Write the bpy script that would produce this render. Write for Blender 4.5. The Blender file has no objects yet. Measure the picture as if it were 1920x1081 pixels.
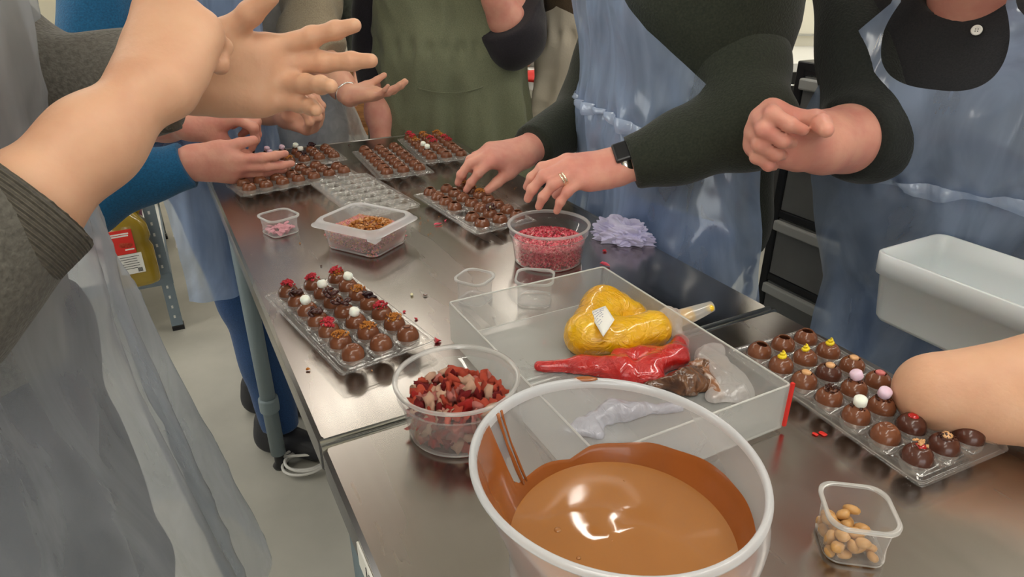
import bpy, math, random
import numpy as np
from mathutils import Vector, Matrix
random.seed(7); RNG = np.random.default_rng(7)
S = bpy.context.scene; C = S.collection
# ---------------- camera ----------------
FPX = 1264.0; PIT = math.radians(26.0); CAMZ = 1.32
cam = bpy.data.objects.new('camera', bpy.data.cameras.new('camera')); C.objects.link(cam)
cam.location = (0, 0, CAMZ); cam.rotation_euler = (math.radians(90)-PIT, 0, 0)
cam.data.sensor_width = 36; cam.data.lens = FPX/1920*36; cam.data.clip_start = 0.02
S.camera = cam
# ---------------- world, lights, exposure ----------------
w = bpy.data.worlds.new('world'); S.world = w; w.use_nodes = True
w.node_tree.nodes['Background'].inputs[0].default_value = (0.95, 0.97, 1, 1)
w.node_tree.nodes['Background'].inputs[1].default_value = 0.6
S.view_settings.view_transform = 'Standard'; S.view_settings.look = 'None'
S.view_settings.gamma = 1; S.view_settings.use_curve_mapping = False
S.view_settings.exposure = 0.0
PANEL_STRENGTH = 19.0; WINDOW_STRENGTH = 2.6
# ---------------- geometry helpers ----------------
cp_, sp_ = math.cos(PIT), math.sin(PIT)
def ray(x, y): return np.array([(x-960)/FPX, cp_+(540-y)/FPX*sp_, -sp_+(540-y)/FPX*cp_])
def W(x, y, d): return ray(x, y)*d+np.array([0, 0, CAMZ])
def T(x, y, z): r = ray(x, y); return r*((z-CAMZ)/r[2])+np.array([0, 0, CAMZ])
TZ = 0.9
D0 = T(600, 833, TZ)
U = np.array([0.8840, 0.4674, 0]); V = np.array([-0.4674, 0.8840, 0]); Zv = np.array([0, 0, 1.])
TA = math.atan2(U[1], U[0])
def Q(u, v, z=0): return D0*[1, 1, 0]+U*u+V*v+Zv*z          # table coordinates: u across, v along, z above the floor
def PU(x, y, u0): r = ray(x, y); o = np.array([0, 0, CAMZ]); t = (u0-(o-D0)@U)/(r@U); return o+r*t
def nrm(a): a = np.array(a, float); return a/np.linalg.norm(a)
# ---------------- materials ----------------
MATS = {}
def mat(name, col, rough=.5, metal=0., spec=.5, col2=None, scale=20, detail=3, bump=0., bscale=None, trans=0., sss=0., coat=0., emit=0., dist=0., stretch=None, lo=.35, hi=.65, coord='Object', ior=1.45, rough2=None, sheen=0., aniso=0.):
    m = bpy.data.materials.new(name); m.use_nodes = True; MATS[name] = m
    nt = m.node_tree; N = nt.nodes; L = nt.links; b = N['Principled BSDF']
    b.inputs['Base Color'].default_value = (*col, 1); b.inputs['Roughness'].default_value = rough
    b.inputs['Metallic'].default_value = metal; b.inputs['Specular IOR Level'].default_value = spec
    b.inputs['Transmission Weight'].default_value = trans; b.inputs['IOR'].default_value = ior
    b.inputs['Coat Weight'].default_value = coat; b.inputs['Sheen Weight'].default_value = sheen
    b.inputs['Anisotropic'].default_value = aniso
    if sss: b.inputs['Subsurface Weight'].default_value = sss; b.inputs['Subsurface Radius'].default_value = (.012, .005, .003); b.inputs['Subsurface Scale'].default_value = .6
    if emit: b.inputs['Emission Color'].default_value = (*col, 1); b.inputs['Emission Strength'].default_value = emit
    tc = N.new('ShaderNodeTexCoord'); src = tc.outputs[coord]
    if stretch: mp = N.new('ShaderNodeMapping'); mp.inputs['Scale'].default_value = stretch; L.new(src, mp.inputs[0]); src = mp.outputs[0]
    def noise(sc, dt=detail):
        n = N.new('ShaderNodeTexNoise'); n.inputs['Scale'].default_value = sc; n.inputs['Detail'].default_value = dt; n.inputs['Distortion'].default_value = dist
        L.new(src, n.inputs['Vector']); return n
    if col2 is not None or rough2 is not None:
        n = noise(scale); mr = N.new('ShaderNodeMapRange'); mr.inputs[1].default_value = lo; mr.inputs[2].default_value = hi; L.new(n.outputs[0], mr.inputs[0])
        if col2 is not None:
            mx = N.new('ShaderNodeMix'); mx.data_type = 'RGBA'; mx.inputs[6].default_value = (*col, 1); mx.inputs[7].default_value = (*col2, 1)
            L.new(mr.outputs[0], mx.inputs[0]); L.new(mx.outputs[2], b.inputs['Base Color'])
        if rough2 is not None:
            m2 = N.new('ShaderNodeMapRange'); m2.inputs[3].default_value = rough; m2.inputs[4].default_value = rough2; L.new(mr.outputs[0], m2.inputs[0]); L.new(m2.outputs[0], b.inputs['Roughness'])
    if bump:
        n = noise(bscale or scale); bp = N.new('ShaderNodeBump'); bp.inputs['Strength'].default_value = 1; bp.inputs['Distance'].default_value = bump
        L.new(n.outputs[0], bp.inputs['Height']); L.new(bp.outputs[0], b.inputs['Normal'])
    return m
def film(name, tint=(1, 1, 1), cover=.1, edge=.5, rough=.1, gloss=.12, bump=0., bscale=30, cover2=None, diff=None, dist=0., trl=.5, stretch=None):
    """thin clear or milky plastic: see-through, with a milky share, and a shine that grows at grazing angles"""
    m = bpy.data.materials.new(name); m.use_nodes = True; MATS[name] = m
    nt = m.node_tree; N = nt.nodes; L = nt.links; N.remove(N['Principled BSDF']); out = N['Material Output']
    tr = N.new('ShaderNodeBsdfTransparent'); tr.inputs[0].default_value = (*tint, 1)
    df = N.new('ShaderNodeBsdfDiffuse'); df.inputs[0].default_value = (*(diff or tint), 1)
    tl = N.new('ShaderNodeBsdfTranslucent'); tl.inputs[0].default_value = (*(diff or tint), 1)
    gl = N.new('ShaderNodeBsdfGlossy'); gl.inputs['Roughness'].default_value = rough
    lw = N.new('ShaderNodeLayerWeight'); lw.inputs[0].default_value = .35
    mr = N.new('ShaderNodeMapRange'); mr.inputs[3].default_value = cover; mr.inputs[4].default_value = edge; L.new(lw.outputs['Facing'], mr.inputs[0])
    fac = mr.outputs[0]; lf = N.new('ShaderNodeLayerWeight'); lf.inputs[0].default_value = .5
    tc = N.new('ShaderNodeTexCoord')
    n = N.new('ShaderNodeTexNoise'); n.inputs['Scale'].default_value = bscale; n.inputs['Detail'].default_value = 4; n.inputs['Distortion'].default_value = dist; (L.new(tc.outputs['Object'], n.inputs['Vector']) if not stretch else None)
    if stretch: mp = N.new('ShaderNodeMapping'); mp.inputs['Scale'].default_value = stretch; L.new(tc.outputs['Object'], mp.inputs[0]); L.new(mp.outputs[0], n.inputs['Vector'])
    if cover2 is not None:
        a = N.new('ShaderNodeMapRange'); a.inputs[1].default_value = .4; a.inputs[2].default_value = .65; a.inputs[3].default_value = 0; a.inputs[4].default_value = cover2-cover
        L.new(n.outputs[0], a.inputs[0]); ad = N.new('ShaderNodeMath'); ad.operation = 'ADD'; ad.use_clamp = True; L.new(fac, ad.inputs[0]); L.new(a.outputs[0], ad.inputs[1]); fac = ad.outputs[0]
    if bump:
        bp = N.new('ShaderNodeBump'); bp.inputs['Strength'].default_value = 1; bp.inputs['Distance'].default_value = bump; L.new(n.outputs[0], bp.inputs['Height'])
        for q in (gl, df, lw, lf): L.new(bp.outputs[0], q.inputs['Normal'])
    m0 = N.new('ShaderNodeMixShader'); m0.inputs[0].default_value = trl; L.new(df.outputs[0], m0.inputs[1]); L.new(tl.outputs[0], m0.inputs[2])
    m1 = N.new('ShaderNodeMixShader'); L.new(fac, m1.inputs[0]); L.new(tr.outputs[0], m1.inputs[1]); L.new(m0.outputs[0], m1.inputs[2])
    fr = N.new('ShaderNodeMath'); fr.operation = 'POWER'; fr.inputs[1].default_value = 5; L.new(lf.outputs['Facing'], fr.inputs[0])
    g2 = N.new('ShaderNodeMath'); g2.operation = 'MULTIPLY_ADD'; g2.inputs[1].default_value = .55; g2.inputs[2].default_value = gloss; g2.use_clamp = True; L.new(fr.outputs[0], g2.inputs[0])
    m2 = N.new('ShaderNodeMixShader'); L.new(g2.outputs[0], m2.inputs[0]); L.new(m1.outputs[0], m2.inputs[1]); L.new(gl.outputs[0], m2.inputs[2])
    L.new(m2.outputs[0], out.inputs[0]); return m
# ---------------- mesh helpers ----------------
def new_mesh(name, vs, fs, m=None, smooth=True):
    me = bpy.data.meshes.new(name); vs = np.asarray(vs, float)
    me.from_pydata([tuple(v) for v in vs], [], [tuple(f) for f in fs]) if not isinstance(fs, np.ndarray) else fast(me, vs, fs)
    if m: me.materials.append(MATS[m] if isinstance(m, str) else m)
    if smooth: me.shade_smooth()
    me.update(); return me
def fast(me, vs, fs):
    nf, k = fs.shape
    me.vertices.add(len(vs)); me.vertices.foreach_set('co', vs.astype(np.float32).ravel())
    me.loops.add(nf*k); me.loops.foreach_set('vertex_index', fs.astype(np.int32).ravel())
    me.polygons.add(nf); me.polygons.foreach_set('loop_start', np.arange(0, nf*k, k, dtype=np.int32)); me.polygons.foreach_set('loop_total', np.full(nf, k, np.int32))
    me.update(calc_edges=True)
def link(name, me, parent=None, loc=None, rz=0, rot=None, sc=None):
    o = bpy.data.objects.new(name, me); C.objects.link(o)
    if loc is not None: o.location = tuple(loc)
    o.rotation_euler = rot if rot is not None else (0, 0, rz)
    if sc is not None: o.scale = (sc,)*3 if np.isscalar(sc) else sc
    if parent: o.parent = parent
    return o
def tag(o, label=None, cat=None, group=None, kind=None):
    if label: o['label'] = label
    if cat: o['category'] = cat
    if group: o['group'] = group
    if kind: o['kind'] = kind
    return o
def empty(name, loc, rz, label, cat, group=None):
    return tag(link(name, None, None, loc, rz), label, cat, group)
class MB:
    def __init__(s): s.v = []; s.f = []
    def add(s, vs, fs): n = len(s.v); s.v += [tuple(map(float, q)) for q in vs]; s.f += [tuple(i+n for i in f) for f in fs]; return s
    def box(s, c, h, R=None):
        c = np.array(c, float); vs = [np.array([x*h[0], y*h[1], z*h[2]]) for x in (-1, 1) for y in (-1, 1) for z in (-1, 1)]
        if R is not None: vs = [R@q for q in vs]
        return s.add([c+q for q in vs], [(0, 1, 3, 2), (4, 6, 7, 5), (0, 4, 5, 1), (2, 3, 7, 6), (0, 2, 6, 4), (1, 5, 7, 3)])
    def loops(s, loops, close=True, cap0=False, cap1=False):
        n = len(loops[0]); vs = [q for l in loops for q in l]; fs = []
        for i in range(len(loops)-1):
            for j in range(n if close else n-1):
                k = (j+1) % n; fs.append((i*n+j, i*n+k, (i+1)*n+k, (i+1)*n+j))
        if cap0: fs.append(tuple(reversed(range(n))))
        if cap1: fs.append(tuple((len(loops)-1)*n+j for j in range(n)))
        return s.add(vs, fs)
    def lathe(s, prof, n=32, c=(0, 0, 0), cap0=False, cap1=False):
        a = np.arange(n)*2*np.pi/n
        return s.loops([[(c[0]+r*math.cos(t), c[1]+r*math.sin(t), c[2]+z) for t in a] for r, z in prof], True, cap0, cap1)
    def tube(s, pts, rad, n=8, closed=False):
        P = [np.array(q, float) for q in pts]; m = len(P); ls = []; pn = None
        for i in range(m):
            t = nrm((P[(i+1) % m]-P[i-1]) if closed else (P[min(i+1, m-1)]-P[max(i-1, 0)]))
            if pn is None: pn = nrm(np.cross(t, [.3, .2, .93]))
            pn = nrm(pn-(pn@t)*t); b = np.cross(t, pn); r = rad[i] if hasattr(rad, '__len__') else rad
            ls.append([P[i]+r*(pn*math.cos(a)+b*math.sin(a)) for a in np.arange(n)*2*np.pi/n])
        if closed: ls.append(ls[0])
        return s.loops(ls, True, not closed, not closed)
    def mesh(s, name, m, smooth=True): return new_mesh(name, s.v, s.f, m, smooth)
    def build(s, name, m, parent=None, loc=None, rz=0, smooth=True, bevel=0, **k):
        o = link(name, s.mesh(name, m, smooth), parent, loc, rz, **k)
        if bevel: b = o.modifiers.new('bevel', 'BEVEL'); b.width = bevel; b.segments = 2; b.limit_method = 'ANGLE'
        if smooth and bevel: o.modifiers.new('wn', 'WEIGHTED_NORMAL')
        return o
def rrect(hx, hy, r, z, n=6):
    r = min(r, hx-1e-4, hy-1e-4); out = []
    for cx, cy, a0 in ((hx-r, hy-r, 0), (-hx+r, hy-r, 90), (-hx+r, -hy+r, 180), (hx-r, -hy+r, 270)):
        for i in range(n+1): a = math.radians(a0+90*i/n); out.append((cx+r*math.cos(a), cy+r*math.sin(a), z))
    return out
def blob_mesh(name, m, r=1., sub=2, amp=.25, seed=0, sq=(1, 1, 1), freq=2.2):
    import bmesh
    bm = bmesh.new(); bmesh.ops.create_icosphere(bm, subdivisions=sub, radius=1)
    rg = np.random.default_rng(seed); ph = rg.uniform(0, 6, (4, 3)); k = rg.normal(0, freq, (4, 3))
    for v in bm.verts:
        p = np.array(v.co); d = 1+amp*sum(math.sin(k[i]@p+ph[i, 0]) for i in range(4))/2
        v.co = Vector(p*d*np.array(sq)*r)
    me = bpy.data.meshes.new(name); bm.to_mesh(me); bm.free(); me.materials.append(MATS[m])
    if sub > 1: me.shade_smooth()
    return me
# ---------------- signed distance bodies ----------------
def ev(prims, P):
    d = None
    for a, b, ra, rb, k in prims:
        ab = b-a; q = P-a; t = np.clip((q@ab)/(ab@ab+1e-12), 0, 1)
        q = q-t[:, None]*ab; di = np.sqrt(np.einsum('ij,ij->i', q, q))-(ra+(rb-ra)*t)
        if d is None: d = di
        else:
            h = np.maximum(k-np.abs(d-di), 0)/k; d = np.minimum(d, di)-h*h*k*.25
    return d
def cone(a, b, ra, rb, k=.01): return (np.array(a, float), np.array(b, float), ra, rb, k)
def sdf_mesh(prims, h, post=None, pad=.012):
    pts = np.array([p for q in prims for p in (q[0]-max(q[2], q[3]), q[0]+max(q[2], q[3]), q[1]-max(q[2], q[3]), q[1]+max(q[2], q[3]))])
    lo = pts.min(0)-pad-h; hi = pts.max(0)+pad+h; B = 8
    nb = np.ceil((hi-lo)/(h*B)).astype(int)
    def f(P):
        out = np.empty(len(P))
        for i in range(0, len(P), 200000):
            p = P[i:i+200000]; d = ev(prims, p); out[i:i+200000] = post(p, d) if post else d
        return out
    ci = np.stack(np.meshgrid(*[np.arange(n) for n in nb], indexing='ij'), -1).reshape(-1, 3)
    dc = f(lo+(ci+.5)*h*B); full = np.where(dc < 0, -1., 1.)
    G = np.repeat(np.repeat(np.repeat(full.reshape(nb), B, 0), B, 1), B, 2)
    G = np.pad(G, ((0, 1),)*3, mode='edge')
    act = ci[np.abs(dc) < h*B*.95+pad]
    loc = np.stack(np.meshgrid(*[np.arange(B+1)]*3, indexing='ij'), -1).reshape(-1, 3)
    idx = (act[:, None, :]*B+loc[None]).reshape(-1, 3)
    G[idx[:, 0], idx[:, 1], idx[:, 2]] = f(lo+idx*h)
    s = G < 0
    c8 = [(i, j, k) for i in (0, 1) for j in (0, 1) for k in (0, 1)]
    n = np.array(G.shape)-1; cnt = np.zeros(n, np.int8)
    for i, j, k in c8: cnt += s[i:n[0]+i, j:n[1]+j, k:n[2]+k]
    cells = np.argwhere((cnt > 0) & (cnt < 8)); vid = -np.ones(n, np.int32); vid[tuple(cells.T)] = np.arange(len(cells))
    acc = np.zeros((len(cells), 3)); num = np.zeros(len(cells))
    for a in c8:
        for ax in range(3):
            if a[ax]: continue
            b = list(a); b[ax] = 1
            ga = G[cells[:, 0]+a[0], cells[:, 1]+a[1], cells[:, 2]+a[2]]; gb = G[cells[:, 0]+b[0], cells[:, 1]+b[1], cells[:, 2]+b[2]]
            m = (ga < 0) != (gb < 0); t = np.where(m, ga/np.where(m, ga-gb, 1), 0)
            p = np.tile(np.array(a, float), (len(cells), 1)); p[:, ax] += t
            acc[m] += p[m]; num += m
    vs = lo+(cells+acc/np.maximum(num, 1)[:, None])*h
    fs = []
    for ax in range(3):
        o1, o2 = [(1, 2), (2, 0), (0, 1)][ax]
        sl0 = [slice(1, -1)]*3; sl0[ax] = slice(0, -1); sl1 = list(sl0); sl1[ax] = slice(1, None)
        e = np.argwhere(s[tuple(sl0)] != s[tuple(sl1)]); off = np.ones(3, int); off[ax] = 0; e = e+off
        e = e[(e < n).all(1)]
        ins = s[tuple(e.T)]; q = []
        for d1, d2 in ((1, 1), (0, 1), (0, 0), (1, 0)):
            g = e.copy(); g[:, o1] -= d1; g[:, o2] -= d2; q.append(vid[tuple(g.T)])
        q = np.stack(q, 1); q[~ins] = q[~ins][:, ::-1]; fs.append(q[(q >= 0).all(1)])
    return vs, np.concatenate(fs)
def join_vf(parts):
    vs = []; fs = []; n = 0
    for v, f in parts: vs.append(v); fs.append(f+n); n += len(v)
    return np.concatenate(vs), np.concatenate(fs)
def folds(amp, freq, seed, stretch=(1, 1, 1)):
    rg = np.random.default_rng(seed); k = rg.normal(0, 1, (5, 3)); k /= np.linalg.norm(k, axis=1)[:, None]; k *= np.array(stretch)*freq*rg.uniform(.6, 1.6, (5, 1)); ph = rg.uniform(0, 6, 5)
    def f(P):
        o = 0
        for i in range(5): o = o+np.sin(P@k[i]+ph[i]+1.6*np.sin(P@k[(i+1) % 5]*.6+ph[i-1]))
        return o*amp/2.5
    return f
# ---------------- material library ----------------
mat('steel_top', (.46, .425, .39), rough=.15, metal=1, rough2=.34, scale=9, detail=5, lo=.35, hi=.7, col2=(.36, .325, .295), bump=.00002, bscale=160, stretch=(1, .12, 1), aniso=.3)
mat('steel_edge', (.60, .60, .58), rough=.28, metal=1)
mat('leg_paint', (.20, .25, .27), rough=.45, bump=.0002, bscale=200)
mat('dark_under', (.06, .06, .065), rough=.5)
mat('floor_m', (.47, .45, .39), rough=.35, rough2=.6, col2=(.34, .325, .28), scale=3.2, detail=9, lo=.3, hi=.75, bump=.0006, bscale=14)
mat('wall_m', (.80, .76, .62), rough=.8, col2=(.74, .70, .58), scale=2, bump=.0006, bscale=60)
mat('ceil_m', (.86, .85, .80), rough=.9, bump=.0005, bscale=50)
mat('light_m', (1, .96, .88), emit=PANEL_STRENGTH)
mat('window_m', (.95, .98, 1), emit=WINDOW_STRENGTH)
mat('white_paint', (.78, .77, .72), rough=.5)
mat('black_plastic', (.012, .012, .014), rough=.32, bump=.0002, bscale=90)
mat('wood', (.34, .15, .05), rough=.5, col2=(.18, .075, .025), scale=6, stretch=(1, 1, 9), bump=.0006)
mat('choc', (.190, .066, .030), rough=.19, spec=.5, coat=.15, col2=(.165, .056, .025), scale=60, bump=.00012, bscale=90)
mat('choc_dark', (.085, .027, .016), rough=.24, spec=.5, coat=.2)
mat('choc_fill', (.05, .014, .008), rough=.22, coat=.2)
mat('choc_pool', (.38, .155, .040), rough=.07, spec=.55, coat=.4, col2=(.34, .135, .035), scale=7, bump=.0007, bscale=6, dist=.8, detail=2)
mat('choc_wall', (.34, .10, .022), rough=.22, spec=.5, coat=.3, col2=(.29, .085, .018), scale=20, bump=.0006, bscale=30)
mat('rasp', (.62, .035, .055), rough=.55, col2=(.36, .01, .02), scale=260, bump=.0006, bscale=300)
mat('straw_red', (.72, .030, .018), rough=.6, col2=(.50, .012, .012), scale=130, bump=.0008, bscale=220)
mat('straw_dark', (.36, .008, .010), rough=.6, col2=(.20, .005, .006), scale=130, bump=.0008, bscale=220)
mat('straw_orange', (.85, .16, .075), rough=.65, col2=(.75, .06, .035), scale=130, bump=.0008, bscale=220)
mat('straw_pale', (.86, .66, .46), rough=.7, col2=(.85, .38, .26), scale=90, bump=.0006, bscale=220)
mat('straw_pink', (.80, .18, .16), rough=.7, col2=(.70, .30, .24), scale=90, bump=.0006, bscale=220)
mat('gold', (.55, .21, .025), rough=.5, col2=(.33, .10, .012), scale=200, bump=.0006, bscale=300)
mat('pinkbit', (.80, .04, .12), rough=.6, col2=(.88, .22, .24), scale=250, bump=.0008, bscale=300)
mat('pinkbit2', (.80, .16, .20), rough=.6, col2=(.9, .45, .42), scale=250)
mat('crispbit', (.50, .24, .17), rough=.7, col2=(.62, .36, .28), scale=220)
mat('flake', (.72, .32, .36), rough=.7, col2=(.62, .24, .30), scale=200)
mat('marsh_w', (.88, .90, .80), rough=.7, sss=.2, bump=.0002, bscale=200)
mat('marsh_p', (.82, .60, .72), rough=.7, sss=.2, bump=.0002, bscale=200)
mat('pearl', (.86, .78, .52), rough=.3)
mat('caramel', (.74, .42, .20), rough=.35, col2=(.62, .32, .13), scale=120)
mat('bean', (.60, .33, .115), rough=.36, col2=(.50, .25, .075), scale=80, coat=.15)
mat('yellow_cream', (.86, .64, .015), rough=.3, coat=.3)
mat('pink_disc', (.62, .17, .16), rough=.4)
mat('raisin', (.030, .010, .012), rough=.25, bump=.001, bscale=200)
mat('curl', (.060, .018, .014), rough=.2, coat=.2)
mat('red_jam', (.45, .01, .01), rough=.12, coat=.6)
mat('syrup', (.50, .22, .03), rough=.1, coat=.6)
mat('mango', (.88, .50, .006), rough=.13, spec=.6, coat=.7, col2=(.80, .40, .004), scale=14, bump=.0035, bscale=60, dist=2.5, detail=4)
mat('mango_tip', (.93, .60, .02), rough=.15, coat=.5)
mat('redbag', (.62, .014, .010), rough=.11, spec=.6, coat=.8, col2=(.45, .006, .007), scale=18, bump=.005, bscale=48, dist=2.6, detail=4)
mat('brownbag', (.075, .030, .016), rough=.16, coat=.7, col2=(.20, .085, .035), scale=40, bump=.004, bscale=50, dist=1.5)
mat('tissue_m', (.68, .66, .86), rough=.85, col2=(.53, .50, .74), scale=30, bump=.0006, bscale=160, sheen=.2)
mat('paper', (.86, .84, .78), rough=.8)
mat('ink', (.10, .14, .30), rough=.7)
mat('redprint', (.75, .03, .02), rough=.5)
mat('oil', (.26, .16, .010), rough=.12, spec=.5, coat=.6, col2=(.36, .24, .02), scale=10)
mat('cable_m', (.62, .60, .56), rough=.5)
mat('chrome', (.8, .8, .78), rough=.15, metal=1)
mat('silver_ring', (.82, .74, .58), rough=.2, metal=1, bump=.0008, bscale=400)
mat('bin_m', (.70, .74, .75), rough=.3, spec=.5, sss=.1)
film('clear', (1, 1, 1), cover=.06, edge=.38, rough=.05, gloss=.05, diff=(.85, .85, .85))
film('clear_rim', (1, 1, 1), cover=.45, edge=.75, rough=.15, gloss=.10, diff=(.86, .86, .83))
film('blister', (.99, .99, .98), cover=.05, edge=.42, rough=.06, gloss=.10, diff=(.82, .80, .77), bump=.0010, bscale=110, dist=.5)
film('milky', (.98, .98, .98), cover=.17, edge=.50, rough=.18, gloss=.05, diff=(.84, .85, .86))
film('milky_rim', (.98, .98, .98), cover=.62, edge=.9, rough=.2, gloss=.06, diff=(.86, .87, .88))
film('bowl_p', (.98, .985, 1), cover=.22, edge=.58, rough=.14, gloss=.05, diff=(.82, .83, .86))
film('bowl_rim', (.98, .98, 1), cover=.70, edge=.9, rough=.16, gloss=.07, diff=(.86, .88, .90))
film('frost', (.99, .99, .99), cover=.20, edge=.50, rough=.22, gloss=.05, diff=(.80, .82, .80), bump=.0002, bscale=60)
film('frost_edge', (1, 1, 1), cover=.75, edge=.9, rough=.3, gloss=.1, diff=(.90, .90, .86))
film('cling', (1, 1, 1), cover=.5, edge=.85, rough=.12, gloss=.12, diff=(.92, .88, .86), bump=.004, bscale=45, dist=1.2)
film('drawer_film', (.8, .8, .82), cover=.70, edge=.9, rough=.30, gloss=.05, diff=(.34, .34, .33), cover2=.92, bscale=5)
mat('drawer_rim', (.42, .42, .40), rough=.3)
# ---------------- the room ----------------
XL, XR, YB, YF, ZC = -3.6, 4.6, -3.2, 6.6, 2.7
def slab(name, c, h, m, **k): o = MB().box((0, 0, 0), h).build(name, m, None, c, smooth=False, **k); o['kind'] = 'structure'; return o
cx, cy, hx, hy = (XL+XR)/2, (YB+YF)/2, (XR-XL)/2, (YF-YB)/2
slab('floor', (cx, cy, -.05), (hx+.1, hy+.1, .05), 'floor_m')
slab('ceiling', (cx, cy, ZC+.05), (hx+.1, hy+.1, .05), 'ceil_m')
slab('wall_back', (cx, YF+.05, ZC/2), (hx+.1, .05, ZC/2), 'wall_m')
slab('wall_left', (XL-.05, cy, ZC/2), (.05, hy, ZC/2), 'wall_m')
slab('wall_right', (XR+.05, cy, ZC/2), (.05, hy, ZC/2), 'wall_m')
slab('wall_front', (cx, YB-.05, ZC/2), (hx+.1, .05, ZC/2), 'wall_m')
slab('baseboard_back', (cx, YF-.008, .05), (hx, .008, .05), 'white_paint')
slab('baseboard_left', (XL+.008, cy, .05), (.008, hy-.02, .05), 'white_paint')
slab('baseboard_right', (XR-.008, cy, .05), (.008, hy-.02, .05), 'white_paint')
for i, (x, y, a, hw) in enumerate(((XL+.02, 1.2, 90, 1.1), (XR-.02, 1.0, 90, 1.1), (.8, YB+.02, 0, 1.4))):
    wnd = empty('window_%d' % (i+1), (x, y, 1.55), math.radians(a), None, None); wnd['kind'] = 'structure'
    MB().box((0, 0, 0), (hw, .006, .65)).build('pane', 'window_m', wnd, smooth=False)
    fm = MB()
    for s in (-1, 1): fm.box((s*(hw+.03), 0, 0), (.03, .018, .71)); fm.box((0, 0, s*.68), (hw, .018, .03))
    fm.box((0, 0, 0), (.025, .017, .65)); fm.build('window_frame', 'white_paint', wnd, smooth=False)
# linear lights under the ceiling, parallel rows
def strip(c, ln=1.85):
    g = empty('ceiling_light', (c[0], c[1], ZC), math.radians(45), None, 'ceiling light', 'long ceiling lights in rows')
    g['label'] = 'long white ceiling light strip above the work tables, outside the picture'
    MB().box((0, 0, -.02), (ln/2+.02, .075, .02)).build('housing', 'white_paint', g, smooth=False)
    MB().box((0, 0, -.044), (ln/2, .06, .004)).build('diffuser', 'light_m', g, smooth=False)
for c in ((-.45, 3.66), (.95, 2.75), (-1.75, 2.35), (.1, -.1), (-2.6, 5.0), (2.6, 4.4), (1.6, .9), (-.6, -1.7), (-2.3, .2), (3.2, 2.4), (1.1, 5.2)): strip(c)
# ---------------- work tables ----------------
TW = .605
def worktable(name, label, v0, v1, lip=True):
    g = empty(name, Q(TW/2, (v0+v1)/2, 0), TA, label, 'table', 'steel work tables'); hl = (v1-v0)/2; hw = TW/2
    t = MB(); prof = [(hw-.004, hl-.004, TZ), (hw, hl, TZ-.004), (hw, hl, TZ-.036), (hw-.004, hl-.004, TZ-.04), (hw-.014, hl-.014, TZ-.04)]
    t.loops([rrect(a, b, .006, z, 2) for a, b, z in prof], True, True, True)
    t.build('tabletop', 'steel_top', g, smooth=False)
    if lip:
        e = MB()
        for s in (-1, 1): MB().tube([(-hw+.001, s*(hl-.002), TZ-.0015), (hw-.001, s*(hl-.002), TZ-.0015)], .003, 8).build('rolled_edge', 'steel_edge', g)
    for sx in (-1, 1): MB().box((sx*(hw-.045), 0, TZ-.060), (.014, hl-.06, .018)).build('rail', 'leg_paint', g, smooth=False, bevel=.002)
    for sx in (-1, 1):
        for sy in (-1, 1):
            x, y = sx*(hw-.045), sy*(hl-.05)
            l = MB().lathe([(.0205, .05), (.0205, TZ-.04)], 20, (x, y, 0), True, True).build('leg', 'leg_paint', g)
            MB().lathe([(.026, .2), (.0265, .205), (.0265, .235), (.026, .24), (.0206, .242)], 20, (x, y, 0)).build('collar', 'leg_paint', l)
            MB().lathe([(.019, .0), (.022, .008), (.014, .02), (.014, .05)], 16, (x, y, 0), True).build('foot', 'black_plastic', l)
    return g
far_t = worktable('work_table', 'stainless steel work table farther back, with the trays and tubs', .003, 1.172)
near_t = worktable('work_table', 'stainless steel work table nearest the viewer, under the chocolate bowl', -1.2, -.003)
st = MB().box((-TW/2-.001, .42, TZ-.021), (.0008, .055, .013)).build('price_sticker', 'paper', near_t, smooth=False); st['label'] = 'white printed sticker on the table edge'
ink = MB()
for i in range(9): ink.box((-TW/2-.002, .385+i*.008, TZ-.021), (.0003, .0008+.001*(i % 3 == 0), .009))
ink.build('barcode', 'black_plastic', st, smooth=False)
# ---------------- truffles ----------------
R_ = .0133
def arc(r, a0, a1, n): return [(r*math.sin(math.radians(a)), r*math.cos(math.radians(a))) for a in np.linspace(a0, a1, n)]
hole = 21
m_open = MB().lathe([(1e-4, .006)]+[(r*.99, z) for r, z in arc(.0114, 60, 31, 3)]+[(.0058, .0113), (.0063, .0119)]+arc(R_, 29, 180, 13)[:-1]+[(1e-4, -R_)], 28).mesh('shell_open', 'choc')
m_seal = MB().lathe([(1e-4, .0131), (.003, .0130), (.0046, .0124), (.0050, .0117)]+arc(R_, 25, 180, 13)[:-1]+[(1e-4, -R_)], 28).mesh('shell_sealed', 'choc')
m_seald = m_seal.copy(); m_seald.materials[0] = MATS['choc_dark']
m_opend = m_open.copy(); m_opend.materials[0] = MATS['choc_dark']
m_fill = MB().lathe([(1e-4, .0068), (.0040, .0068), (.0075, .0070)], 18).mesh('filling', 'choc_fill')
m_cap = MB().lathe([(1e-4, .0142), (.0028, .0141), (.0042, .0134), (.0047, .0122)], 20).mesh('cap', 'choc')
m_disc = {k: MB().lathe([(1e-4, .0142), (.0035, .0138), (.0049, .0126), (.0046, .0108)], 20).mesh('disc', k) for k in ('caramel', 'pink_disc', 'choc_dark')}
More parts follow.
